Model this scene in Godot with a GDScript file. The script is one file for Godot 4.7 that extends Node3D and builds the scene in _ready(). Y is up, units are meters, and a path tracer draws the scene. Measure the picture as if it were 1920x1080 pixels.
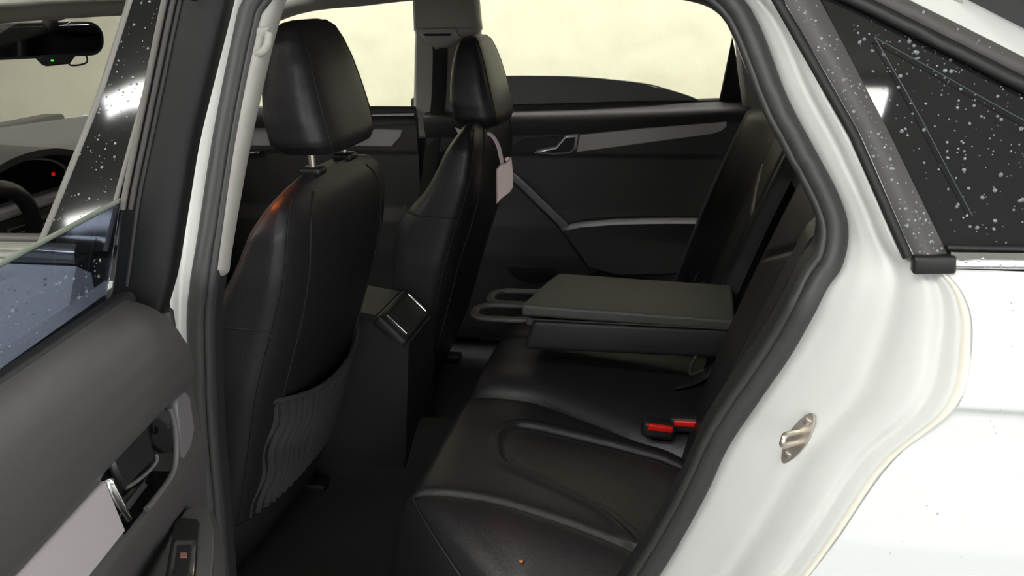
extends Node3D
# A white saloon car seen through its open left rear door. x runs to the car's tail, y up, z to the car's left.

const FLAT := 4294967295
var M := {}
var used := {}
var rng := RandomNumberGenerator.new()


class Shape:
	var v := PackedVector3Array()
	var g := PackedInt64Array()

	func tri(a: Vector3, b: Vector3, c: Vector3, s := 0) -> void:
		v.append(a)
		v.append(b)
		v.append(c)
		g.append(s)

	func quad(a: Vector3, b: Vector3, c: Vector3, d: Vector3, s := 0) -> void:
		if a.distance_squared_to(c) <= b.distance_squared_to(d):
			tri(a, b, c, s)
			tri(a, c, d, s)
		else:
			tri(a, b, d, s)
			tri(b, c, d, s)

	func add(o: Shape) -> Shape:
		v.append_array(o.v)
		g.append_array(o.g)
		return self

	func moved(t: Transform3D) -> Shape:
		for i in v.size():
			v[i] = t * v[i]
		if t.basis.determinant() < 0:
			flip()
		return self

	func flip() -> Shape:
		for i in range(0, v.size(), 3):
			var k := v[i + 1]
			v[i + 1] = v[i + 2]
			v[i + 2] = k
		return self

	func outward() -> Shape:
		var c := Vector3.ZERO
		for p in v:
			c += p
		c /= maxf(1.0, v.size())
		var s := 0.0
		for i in range(0, v.size(), 3):
			s += (v[i] - c).dot((v[i + 1] - c).cross(v[i + 2] - c))
		return flip() if s < 0 else self


# ------------------------------------------------------------------ helpers
func numbered(n: String) -> String:
	used[n] = used.get(n, 0) + 1
	return n if used[n] == 1 else "%s_%03d" % [n, used[n] - 1]


func thing(called: String, label: String, category: String, at := Vector3.ZERO, turn := 0.0, group := "") -> Node3D:
	var o := Node3D.new()
	o.name = numbered(called)
	add_child(o)
	o.position = at
	o.rotation.y = turn
	o.set_meta("label", label)
	o.set_meta("category", category)
	if group != "":
		o.set_meta("group", group)
	return o


# commits a shape given in world metres under a thing, part or the root
func obj(called: String, s: Shape, m: Material, parent: Node3D = self, local := false) -> MeshInstance3D:
	var off := Transform3D.IDENTITY
	if not local and parent != self:
		var p := parent
		while p and p != self:
			off = p.transform * off
			p = p.get_parent() as Node3D
		off = off.affine_inverse()
	var st := SurfaceTool.new()
	st.begin(Mesh.PRIMITIVE_TRIANGLES)
	for i in range(0, s.v.size(), 3):
		st.set_smooth_group(s.g[i / 3])
		st.add_vertex(off * s.v[i])
		st.add_vertex(off * s.v[i + 2])
		st.add_vertex(off * s.v[i + 1])
	st.generate_normals()
	st.index()
	var o := MeshInstance3D.new()
	o.mesh = st.commit()
	o.material_override = m
	o.name = numbered(called) if parent == self else called
	parent.add_child(o, true)
	return o


func struct(called: String, s: Shape, m: Material) -> MeshInstance3D:
	var o := obj(called, s, m)
	o.set_meta("kind", "structure")
	return o


func lookup(t: float, table: Array) -> float:
	for i in range(1, table.size()):
		if t <= table[i][0]:
			var a = table[i - 1]
			var b = table[i]
			return lerpf(a[1], b[1], clampf((t - a[0]) / maxf(b[0] - a[0], 1e-6), 0, 1))
	return table[-1][1]


func soft(t: float, table: Array, r: float) -> float:
	var s := 0.0
	for k in [-1.0, -0.5, 0.0, 0.5, 1.0]:
		s += lookup(t + k * r, table)
	return s / 5.0


# Catmull-Rom through points, n samples (n + 1 when open)
func curve(p: Array, n: int, closed := false) -> PackedVector3Array:
	var out := PackedVector3Array()
	var c := p.size()
	var segs := c if closed else c - 1
	for i in (n if closed else n + 1):
		var t := float(i) / n * segs
		var k := mini(int(t), segs - 1)
		var f := t - k
		var a: Vector3 = p[posmod(k - 1, c)] if closed else p[maxi(k - 1, 0)]
		var b: Vector3 = p[k]
		var d: Vector3 = p[(k + 1) % c]
		var e: Vector3 = p[(k + 2) % c] if closed else p[mini(k + 2, c - 1)]
		out.append(b.cubic_interpolate(d, a, e, f))
	return out


func v3(p: Array, zf) -> Array:
	var out := []
	for q in p:
		out.append(Vector3(q[0], q[1], q[2] if q.size() > 2 else (zf if zf is float else zf.call(q[1]))))
	return out


# a sheet; fn(u, v) -> Vector3; the outside is where dU x dV points
func grid(fn: Callable, nu: int, nv: int, s := 0) -> Shape:
	var r := Shape.new()
	var rows := []
	for i in nu + 1:
		var row := PackedVector3Array()
		for j in nv + 1:
			row.append(fn.call(float(i) / nu, float(j) / nv))
		rows.append(row)
	for i in nu:
		for j in nv:
			r.quad(rows[i][j], rows[i + 1][j], rows[i + 1][j + 1], rows[i][j + 1], s)
	return r


# the same sheet with a thickness behind it and closed edges
func shell(fn: Callable, nu: int, nv: int, th: float) -> Shape:
	var top := grid(fn, nu, nv, 0)
	var P := []
	for i in nu + 1:
		var row := PackedVector3Array()
		for j in nv + 1:
			row.append(fn.call(float(i) / nu, float(j) / nv))
		P.append(row)
	var B := []
	for i in nu + 1:
		var row := PackedVector3Array()
		for j in nv + 1:
			var du: Vector3 = P[mini(i + 1, nu)][j] - P[maxi(i - 1, 0)][j]
			var dv: Vector3 = P[i][mini(j + 1, nv)] - P[i][maxi(j - 1, 0)]
			row.append(P[i][j] - du.cross(dv).normalized() * th)
		B.append(row)
	for i in nu:
		for j in nv:
			top.quad(B[i][j], B[i][j + 1], B[i + 1][j + 1], B[i + 1][j], 1)
	for i in nu:
		top.quad(P[i][0], B[i][0], B[i + 1][0], P[i + 1][0], 2)
		top.quad(P[i][nv], P[i + 1][nv], B[i + 1][nv], B[i][nv], 3)
	for j in nv:
		top.quad(P[0][j], P[0][j + 1], B[0][j + 1], B[0][j], 4)
		top.quad(P[nu][j], B[nu][j], B[nu][j + 1], P[nu][j + 1], 5)
	return top


func fan(r: Shape, ring: PackedVector3Array, back: bool, s: int) -> void:
	var c := Vector3.ZERO
	for p in ring:
		c += p
	c /= ring.size()
	for i in ring.size():
		if back:
			r.tri(c, ring[(i + 1) % ring.size()], ring[i], s)
		else:
			r.tri(c, ring[i], ring[(i + 1) % ring.size()], s)


func loft(rings: Array, caps := true, loop := false, s := 0) -> Shape:
	var r := Shape.new()
	var n: int = rings[0].size()
	for i in (rings.size() if loop else rings.size() - 1):
		var a: PackedVector3Array = rings[i]
		var b: PackedVector3Array = rings[(i + 1) % rings.size()]
		for j in n:
			var k := (j + 1) % n
			r.quad(a[j], a[k], b[k], b[j], s)
	if caps and not loop:
		fan(r, rings[0], true, 1)
		fan(r, rings[-1], false, 2)
	return r.outward() if not loop else r


# a section (x across, y along up) carried along a path
func sweep(path: PackedVector3Array, section: PackedVector2Array, up, closed := false, s := 0, scale_fn = null) -> Shape:
	var rings := []
	var n := path.size()
	for i in n:
		var a := path[posmod(i - 1, n)] if closed else path[maxi(i - 1, 0)]
		var b := path[(i + 1) % n] if closed else path[mini(i + 1, n - 1)]
		var t := (b - a).normalized()
		var u: Vector3 = up if up is Vector3 else up[i]
		u = (u - t * u.dot(t)).normalized()
		var w := t.cross(u)
		var k: float = scale_fn.call(float(i) / (n - 1)) if scale_fn else 1.0
		var ring := PackedVector3Array()
		for q in section:
			ring.append(path[i] + w * q.x * k + u * q.y * k)
		rings.append(ring)
	var r := loft(rings, not closed, closed, s)
	if closed:
		# orient by the section's winding: check one quad against its ring centre
		var c := Vector3.ZERO
		for q in rings[0]:
			c += q
		c /= rings[0].size()
		var nn := (r.v[1] - r.v[0]).cross(r.v[2] - r.v[0])
		if nn.dot(r.v[0] - c) < 0:
			r.flip()
	return r


func circle(r: float, n := 10, ry := -1.0) -> PackedVector2Array:
	var p := PackedVector2Array()
	for i in n:
		var a := TAU * i / n
		p.append(Vector2(cos(a) * r, sin(a) * (r if ry < 0 else ry)))
	return p


func rrect(w: float, h: float, r: float, n := 4) -> PackedVector2Array:
	var p := PackedVector2Array()
	for k in 4:
		var c := Vector2((w / 2 - r) * [1, -1, -1, 1][k], (h / 2 - r) * [1, 1, -1, -1][k])
		for i in n + 1:
			var a := PI / 2 * (k + float(i) / n)
			p.append(c + Vector2(cos(a), sin(a)) * r)
	return p


func tube(pts: Array, r: float, n := 40, closed := false, up := Vector3(0.13, 0.31, 0.94), sides := 8) -> Shape:
	return sweep(curve(pts, n, closed), circle(r, sides), up, closed)


# a polygon with thickness and a chamfered front; place(x, y, h) -> Vector3
func plate(poly: Array, th: float, bev: float, place: Callable, sub := 0) -> Shape:
	var p := PackedVector2Array()
	for q in poly:
		p.append(Vector2(q[0], q[1]))
	if Geometry2D.is_polygon_clockwise(p):
		p.reverse()
	if sub > 0:
		var d := PackedVector2Array()
		for i in p.size():
			for k in sub:
				d.append(p[i].lerp(p[(i + 1) % p.size()], float(k) / sub))
		p = d
	var n := p.size()
	var inset := PackedVector2Array()
	for i in n:
		var a := (p[i] - p[posmod(i - 1, n)]).normalized()
		var b := (p[(i + 1) % n] - p[i]).normalized()
		var m := (Vector2(-a.y, a.x) + Vector2(-b.y, b.x)).normalized()
		inset.append(p[i] + m * bev / maxf(0.4, m.dot(Vector2(-a.y, a.x))))
	var r := Shape.new()
	var idx := Geometry2D.triangulate_polygon(inset)
	for i in range(0, idx.size(), 3):
		var q := [inset[idx[i]], inset[idx[i + 1]], inset[idx[i + 2]]]
		if (q[1] - q[0]).cross(q[2] - q[0]) < 0:
			q = [q[0], q[2], q[1]]
		r.tri(place.call(q[0].x, q[0].y, th), place.call(q[1].x, q[1].y, th), place.call(q[2].x, q[2].y, th), 1)
		r.tri(place.call(q[0].x, q[0].y, 0.0), place.call(q[2].x, q[2].y, 0.0), place.call(q[1].x, q[1].y, 0.0), 2)
	for i in n:
		var k := (i + 1) % n
		var lo := [place.call(p[i].x, p[i].y, 0.0), place.call(p[k].x, p[k].y, 0.0)]
		var mid := [place.call(p[i].x, p[i].y, th - bev), place.call(p[k].x, p[k].y, th - bev)]
		var hi := [place.call(inset[i].x, inset[i].y, th), place.call(inset[k].x, inset[k].y, th)]
		r.quad(lo[0], lo[1], mid[1], mid[0], 3)
		r.quad(mid[0], mid[1], hi[1], hi[0], 3)
		r.quad(place.call(inset[i].x, inset[i].y, 0.0), place.call(inset[k].x, inset[k].y, 0.0), lo[1], lo[0], 2)
	return r.outward()


# rounded box; warp(p) -> p bends it
func rbox(size: Vector3, r: float, warp = null, seg := 3, mid := 1) -> Shape:
	var out := Shape.new()
	var h := size / 2
	r = minf(r, minf(h.x, minf(h.y, h.z)) * 0.999)
	var ax := []
	for k in 3:
		var a := []
		for i in seg + 1:
			a.append(-h[k] + r * (1 - cos(PI / 2 * i / seg)))
		for i in mid - 1:
			a.append(lerpf(-h[k] + r, h[k] - r, float(i + 1) / mid))
		for i in seg + 1:
			a.append(h[k] - r * (1 - cos(PI / 2 * (seg - i) / seg)))
		ax.append(a)
	var pt := func(k: int, s: float, a: float, b: float) -> Vector3:
		var p := Vector3.ZERO
		p[k] = s * h[k]
		p[(k + 1) % 3] = a
		p[(k + 2) % 3] = b
		var inner := p.clamp(-h + Vector3.ONE * r, h - Vector3.ONE * r)
		var q := inner + (p - inner).normalized() * r if p != inner else p
		return warp.call(q) if warp else q
	for k in 3:
		var A: Array = ax[(k + 1) % 3]
		var B: Array = ax[(k + 2) % 3]
		for s in [-1.0, 1.0]:
			for i in A.size() - 1:
				for j in B.size() - 1:
					var a: Vector3 = pt.call(k, s, A[i], B[j])
					var b: Vector3 = pt.call(k, s, A[i + 1], B[j])
					var c: Vector3 = pt.call(k, s, A[i + 1], B[j + 1])
					var d: Vector3 = pt.call(k, s, A[i], B[j + 1])
					if s > 0:
						out.quad(a, b, c, d)
					else:
						out.quad(a, d, c, b)
	return out.outward()


func box(lo: Vector3, hi: Vector3, r := 0.002) -> Shape:
	return rbox(hi - lo, r, null, 1).moved(Transform3D(Basis(), (lo + hi) / 2))


func super_ring(c: Vector3, a: Vector3, b: Vector3, e: float, n := 40) -> PackedVector3Array:
	var p := PackedVector3Array()
	for i in n:
		var t := TAU * i / n
		var x := signf(cos(t)) * pow(absf(cos(t)), 2.0 / e)
		var y := signf(sin(t)) * pow(absf(sin(t)), 2.0 / e)
		p.append(c + a * x + b * y)
	return p


func seg_dist(p: Vector2, line: Array) -> float:
	var d := 1e9
	for i in line.size() - 1:
		d = minf(d, p.distance_squared_to(Geometry2D.get_closest_point_to_segment(p, line[i], line[i + 1])))
	return sqrt(d)


func flatcurve(pts: Array, n: int) -> Array:
	var a := []
	for q in pts:
		a.append(Vector3(q[0], q[1], 0))
	var out := []
	for q in curve(a, n):
		out.append(Vector2(q.x, q.y))
	return out


func noise_tex(freq: float, kind: int, normal: bool, bump := 4.0, ramp: Gradient = null, size := 256, oct := 4, sd := 3) -> NoiseTexture2D:
	var n := FastNoiseLite.new()
	n.noise_type = kind
	n.frequency = freq
	n.seed = sd
	n.fractal_octaves = oct
	var t := NoiseTexture2D.new()
	t.width = size
	t.height = size
	t.seamless = true
	t.noise = n
	t.as_normal_map = normal
	t.bump_strength = bump
	if ramp:
		t.color_ramp = ramp
	return t


func mat(c: Color, rough: float, metal := 0.0, spec := 0.5) -> StandardMaterial3D:
	var m := StandardMaterial3D.new()
	m.albedo_color = c
	m.roughness = rough
	m.metallic = metal
	m.metallic_specular = spec
	return m


func grain(m: StandardMaterial3D, t: Texture2D, per_metre: float, k: float) -> StandardMaterial3D:
	m.normal_enabled = true
	m.normal_texture = t
	m.normal_scale = k
	m.uv1_triplanar = true
	m.uv1_scale = Vector3.ONE * per_metre
	return m


func glass(c: Color, a: float) -> StandardMaterial3D:
	var m := mat(Color(c, a), 0.03)
	m.transparency = BaseMaterial3D.TRANSPARENCY_ALPHA
	return m


func glow(c: Color, e: float) -> StandardMaterial3D:
	var m := mat(c, 0.5)
	m.emission_enabled = true
	m.emission = c
	m.emission_energy_multiplier = e
	return m


func materials() -> void:
	var leather := noise_tex(0.09, FastNoiseLite.TYPE_CELLULAR, true, 3.0)
	var fine := noise_tex(0.35, FastNoiseLite.TYPE_SIMPLEX, true, 2.0, null, 256, 2)
	M.leather = grain(mat(Color(0.128, 0.118, 0.126), 0.46), leather, 9.0, 0.25)
	M.leather_insert = grain(mat(Color(0.15, 0.145, 0.145), 0.55), leather, 9.0, 0.3)
	M.armrest = grain(mat(Color(0.235, 0.232, 0.22), 0.6), leather, 9.0, 0.25)
	M.thread = mat(Color(0.085, 0.083, 0.08), 0.7)
	M.soft_plastic = grain(mat(Color(0.235, 0.226, 0.227), 0.55), fine, 12.0, 0.25)
	M.dark_plastic = grain(mat(Color(0.122, 0.119, 0.126), 0.55), fine, 12.0, 0.25)
	M.mid_plastic = grain(mat(Color(0.31, 0.305, 0.3), 0.6), fine, 12.0, 0.2)
	M.trim_grey = grain(mat(Color(0.62, 0.61, 0.585), 0.6), fine, 12.0, 0.2)
	M.headliner = grain(mat(Color(0.6, 0.59, 0.565), 0.95), fine, 12.0, 0.3)
	M.rubber = mat(Color(0.2, 0.2, 0.2), 0.5)
	M.rubber_dark = mat(Color(0.1, 0.1, 0.1), 0.6)
	M.paint = mat(Color(0.855, 0.86, 0.86), 0.4)
	M.paint.clearcoat_enabled = true
	M.paint.clearcoat = 0.6
	M.paint.clearcoat_roughness = 0.08
	M.jamb_paint = mat(Color(0.83, 0.835, 0.825), 0.45)
	M.sealer = mat(Color(0.88, 0.865, 0.815), 0.6)
	M.satin_black = mat(Color(0.09, 0.09, 0.092), 0.45)
	M.gloss_black = mat(Color(0.06, 0.06, 0.066), 0.06)
	M.moulding = grain(mat(Color(0.28, 0.27, 0.265), 0.5), fine, 20.0, 0.3)
	M.lip = mat(Color(0.42, 0.41, 0.39), 0.45)
	M.inlay = mat(Color(0.68, 0.655, 0.66), 0.42, 0.3)
	M.small_inlay = mat(Color(0.36, 0.35, 0.355), 0.5)
	M.satin_chrome = mat(Color(0.74, 0.74, 0.74), 0.3, 0.35)
	M.chrome = mat(Color(0.86, 0.86, 0.86), 0.12, 1.0)
	M.steel = mat(Color(0.78, 0.75, 0.71), 0.3, 0.9)
	M.carpet = grain(mat(Color(0.15, 0.145, 0.15), 0.95), fine, 30.0, 0.8)
	M.net = grain(mat(Color(0.185, 0.18, 0.182), 0.85), fine, 40.0, 0.7)
	M.webbing = grain(mat(Color(0.1, 0.1, 0.1), 0.7), fine, 40.0, 0.5)
	M.tinted = glass(Color(0.47, 0.465, 0.475), 0.92)
	M.tinted_quarter = glass(Color(0.13, 0.125, 0.135), 0.93)
	M.tinted_door = mat(Color(0.44, 0.47, 0.54, 0.0), 0.02)
	M.tinted_door.refraction_enabled = true
	M.tinted_door.refraction_scale = 0.05
	M.tinted_door.transparency = BaseMaterial3D.TRANSPARENCY_ALPHA
	M.windscreen = glass(Color(0.12, 0.12, 0.1), 0.16)
	M.glass_edge = mat(Color(0.46, 0.49, 0.45), 0.1)
	M.mirror = mat(Color(0.6, 0.6, 0.62), 0.03, 1.0)
	M.screen = mat(Color(0.04, 0.04, 0.05), 0.08)
	M.red = mat(Color(0.85, 0.12, 0.08), 0.35)
	M.red_lamp = glow(Color(0.9, 0.1, 0.08), 0.12)
	M.green_lamp = glow(Color(0.25, 1.0, 0.25), 0.5)
	M.tag = grain(mat(Color(0.96, 0.88, 0.85), 0.85), fine, 14.0, 0.6)
	M.ribbon = mat(Color(0.85, 0.78, 0.79), 0.6)
	M.white_tag = mat(Color(0.93, 0.92, 0.9), 0.7)
	M.crumb = mat(Color(0.75, 0.5, 0.3), 0.8)
	M.water = mat(Color(0.85, 0.88, 0.9, 0.22), 0.02)
	M.water.refraction_enabled = true
	M.water.refraction_scale = 0.033
	M.water.transparency = BaseMaterial3D.TRANSPARENCY_ALPHA
	M.tyre = mat(Color(0.1, 0.1, 0.1), 0.85)
	var wr := Gradient.new()
	wr.offsets = PackedFloat32Array([0.0, 0.35, 0.65, 1.0])
	wr.colors = PackedColorArray([Color(0.89, 0.875, 0.775), Color(0.905, 0.892, 0.79), Color(0.91, 0.897, 0.795), Color(0.92, 0.91, 0.815)])
	M.wall = mat(Color.WHITE, 0.9)
	M.wall.albedo_texture = noise_tex(0.012, FastNoiseLite.TYPE_SIMPLEX, false, 1.0, wr, 512, 5, 11)
	M.wall.uv1_triplanar = true
	M.wall.uv1_world_triplanar = true
	M.wall.uv1_scale = Vector3.ONE * 0.6
	M.wall.normal_enabled = true
	M.wall.normal_texture = noise_tex(0.03, FastNoiseLite.TYPE_SIMPLEX, true, 6.0, null, 512, 5, 12)
	M.wall.normal_scale = 0.06
	M.plain_wall = mat(Color(0.86, 0.86, 0.855), 0.9)
	M.concrete = grain(mat(Color(0.42, 0.42, 0.41), 0.6), fine, 3.0, 0.4)
	M.ceiling = mat(Color(0.85, 0.85, 0.82), 0.9)
	M.lamp = glow(Color(1.0, 0.99, 0.95), 6.0)
	M.lamp_body = mat(Color(0.85, 0.85, 0.85), 0.5)


# ------------------------------------------------------------------ the car's surfaces (z of a height)
func zb(y: float) -> float:  # door aperture
	return 0.755 - 0.42 * maxf(0.0, y - 0.93)


func zs(y: float) -> float:  # outer skin
	if y > 0.98:
		return 0.80 - 0.45 * (y - 0.98)
	return lookup(y, [[0.2, 0.85], [0.5, 0.885], [0.7, 0.886], [0.852, 0.866], [0.862, 0.873], [0.98, 0.80]])


func zfar(y: float) -> float:  # inside of the far side's pillars
	return -0.755 + 0.42 * maxf(0.0, y - 0.955)


func drops(called: String, n: int, place: Callable, r0: float, r1: float, parent: Node3D, flat := 0.45) -> void:
	var ring := []
	for k in 4:
		var a := PI / 2 * k / 3.3
		ring.append(super_ring(Vector3(0, sin(a) * flat, 0), Vector3(cos(a), 0, 0), Vector3(0, 0, cos(a)), 2, 8))
	var mm := MultiMesh.new()
	mm.transform_format = MultiMesh.TRANSFORM_3D
	var st := SurfaceTool.new()
	st.begin(Mesh.PRIMITIVE_TRIANGLES)
	var s := loft(ring)
	for i in range(0, s.v.size(), 3):
		st.set_smooth_group(FLAT if s.g[i / 3] == 1 else 0)
		st.add_vertex(s.v[i])
		st.add_vertex(s.v[i + 2])
		st.add_vertex(s.v[i + 1])
	st.generate_normals()
	mm.mesh = st.commit()
	mm.mesh.surface_set_material(0, M.water)
	mm.instance_count = n
	for i in n:
		var f: Array = place.call(rng.randf(), rng.randf())  # [point, normal] in world metres
		var nn: Vector3 = f[1].normalized()
		var x := nn.cross(Vector3(0.3, 0.2, 0.93)).normalized()
		var k := lerpf(r0, r1, pow(rng.randf(), 3.0))
		var b := Basis(x * k * rng.randf_range(0.8, 1.25), nn * k, x.cross(nn) * -k)
		mm.set_instance_transform(i, Transform3D(b, f[0]))
	var o := MultiMeshInstance3D.new()
	o.multimesh = mm
	o.material_override = M.water
	o.name = called
	o.set_meta("kind", "stuff")
	parent.add_child(o, true)
	var inv := Transform3D.IDENTITY
	var p := parent
	while p and p != self:
		inv = p.transform * inv
		p = p.get_parent() as Node3D
	o.transform = inv.affine_inverse()


# ------------------------------------------------------------------ the scene
func _ready() -> void:
	rng.seed = 5
	var cam := Camera3D.new()
	cam.name = "camera"
	cam.position = Vector3(0.656, 1.278, 1.831)
	cam.rotation_order = EULER_ORDER_YXZ
	cam.rotation_degrees = Vector3(-17.48, 11.48, -1.147)
	cam.fov = 34.06
	cam.near = 0.02
	add_child(cam)
	var env := Environment.new()
	env.background_mode = Environment.BG_SKY
	var sky := Sky.new()
	var psm := ProceduralSkyMaterial.new()
	psm.sky_top_color = Color(0.86, 0.87, 0.88)
	psm.sky_horizon_color = Color(0.92, 0.92, 0.91)
	psm.ground_bottom_color = Color(0.35, 0.35, 0.34)
	psm.ground_horizon_color = Color(0.6, 0.6, 0.6)
	psm.sky_energy_multiplier = 1.6
	sky.sky_material = psm
	env.sky = sky
	env.tonemap_mode = Environment.TONE_MAPPER_LINEAR
	env.tonemap_exposure = 3.45
	env.sdfgi_enabled = true
	env.ssao_enabled = true
	env.ssil_enabled = true
	var we := WorldEnvironment.new()
	we.name = "world_environment"
	we.environment = env
	add_child(we)
	materials()
	room()
	car_body()
	far_doors()
	front_door()
	rear_door()
	front_of_cabin()
	seats()
	rear_seat()
	console()
	small_things()


const LAMPS := [[-0.295, 2.6, 3.2, "long ceiling batten above the near side of the car"], [-1.02, 3.53, 3.2, "second long ceiling batten, out toward the gateway"], [-0.3, -0.75, 3.2, "long ceiling batten close to the cream wall"], [-3.5, 1.5, 2.2, "ceiling batten out in front of the car"]]


func room() -> void:
	struct("floor", box(Vector3(-5.2, -0.2, -2.0), Vector3(5.2, 0, 5.2)), M.concrete)
	struct("ceiling", box(Vector3(-5.2, 2.9, -2.0), Vector3(5.2, 3.1, 5.2)), M.ceiling)
	# the cream wall beside the car, a little uneven from many coats of paint
	var nz := FastNoiseLite.new()
	nz.frequency = 1.6
	nz.fractal_octaves = 4
	var wall := func(u: float, v: float) -> Vector3:
		var x := lerpf(-5.2, 5.2, u)
		var y := lerpf(0.0, 2.9, v)
		var n := nz.get_noise_2d(x * 2.0, y * 3.0)
		var flake := smoothstep(0.16, 0.2, nz.get_noise_2d(x * 5.0 + 9.0, y * 9.0)) * 0.006
		return Vector3(x, y, -1.72 + n * 0.002 + flake * 0.6)
	struct("wall_right", shell(wall, 260, 80, 0.2), M.wall)
	struct("wall_front", box(Vector3(-5.2, 0, -1.7), Vector3(-5.0, 2.9, 5.2)), M.plain_wall)
	# two open gateways: one behind the photographer, one behind the car's tail
	var side := box(Vector3(-5.0, 0, 5.0), Vector3(1.2, 2.9, 5.2))
	side.add(box(Vector3(3.2, 0, 5.0), Vector3(5.2, 2.9, 5.2))).add(box(Vector3(1.2, 2.3, 5.0), Vector3(3.2, 2.9, 5.2)))
	struct("wall_left", side, M.plain_wall)
	var rear := box(Vector3(5.0, 0, -1.7), Vector3(5.2, 2.9, -0.9))
	rear.add(box(Vector3(5.0, 0, 4.2), Vector3(5.2, 2.9, 5.0))).add(box(Vector3(5.0, 2.6, -0.9), Vector3(5.2, 2.9, 4.2)))
	struct("wall_rear", rear, M.plain_wall)
	for k in LAMPS.size():
		var at := Vector3(LAMPS[k][0], 2.9, LAMPS[k][1])
		var n: float = LAMPS[k][2]
		var o := thing("ceiling_lamp", LAMPS[k][3], "lamp", at, 0, "ceiling lights of the wash bay")
		obj("housing", rbox(Vector3(n + 0.06, 0.04, 0.17), 0.012).moved(Transform3D(Basis(), at + Vector3(0, -0.02, 0))), M.lamp_body, o)
		obj("diffuser", rbox(Vector3(n, 0.02, 0.14), 0.008).moved(Transform3D(Basis(), at + Vector3(0, -0.046, 0))), M.lamp, o)
		var l := AreaLight3D.new()
		l.name = "light"
		l.area_size = Vector2(n, 0.14)
		l.light_color = Color(0.98, 0.99, 1.0)
		l.light_energy = 1.0
		l.area_range = 14.0
		l.shadow_enabled = true
		l.rotation_degrees = Vector3(-90, 0, 0)
		l.position = Vector3(0, -0.062, 0)
		o.add_child(l)


# the two loops that bound the white door jamb: rubber seal inside, skin edge outside
func seal_loop(off := 0.0, dz := 0.0) -> PackedVector3Array:
	var c := v3([[0.066, 1.274], [0.12, 1.305], [0.35, 1.318], [0.58, 1.305], [0.687, 1.264], [0.746, 1.148], [0.78, 1.089], [0.806, 1.043], [0.817, 1.009], [0.812, 0.974], [0.794, 0.945], [0.763, 0.873], [0.731, 0.813], [0.695, 0.743]], zb)
	c += v3([[0.668, 0.667], [0.612, 0.543], [0.54, 0.43], [0.42, 0.375], [0.2, 0.362], [0.05, 0.375], [-0.012, 0.42], [-0.017, 0.48], [-0.011, 0.586], [-0.006, 0.712], [0.009, 0.869], [0.024, 0.942], [0.036, 1.093], [0.052, 1.22]], zb)
	var p := curve(c, 168, true)
	if off == 0.0 and dz == 0.0:
		return p
	var out := PackedVector3Array()
	for i in p.size():
		var t := (p[(i + 1) % p.size()] - p[posmod(i - 1, p.size())])
		var n := Vector3(t.y, -t.x, 0).normalized()  # into the opening
		var q := p[i] + n * off
		q.z = zb(q.y) + dz
		out.append(q)
	return out


func jamb_edge() -> PackedVector3Array:
	var c := v3([[0.02, 1.30, 0.645], [0.11, 1.348, 0.63], [0.35, 1.362, 0.625], [0.60, 1.348, 0.63], [0.742, 1.263], [0.803, 1.165], [0.835, 1.11], [0.865, 1.045], [0.889, 0.999], [0.917, 0.985], [0.938, 0.96], [0.944, 0.925], [0.929, 0.863], [0.868, 0.79]], zs)
	c += v3([[0.815, 0.69], [0.745, 0.56], [0.66, 0.42], [0.5, 0.3], [0.2, 0.28], [-0.03, 0.28, 0.83], [-0.07, 0.42, 0.80], [-0.065, 0.48, 0.79], [-0.06, 0.586, 0.785], [-0.05, 0.712, 0.78], [-0.034, 0.869, 0.776], [-0.026, 0.949, 0.768], [-0.02, 1.097, 0.715], [0.01, 1.22, 0.665]], zs)
	return curve(c, 168, true)


func roof_line() -> Array:
	return v3([[-0.9, 1.10], [-0.75, 1.185], [-0.5, 1.29], [-0.2, 1.345], [0.1, 1.372], [0.4, 1.374], [0.62, 1.352], [0.742, 1.318], [0.87, 1.262], [0.996, 1.196], [1.15, 1.112], [1.3, 1.02]], zs)


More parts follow.
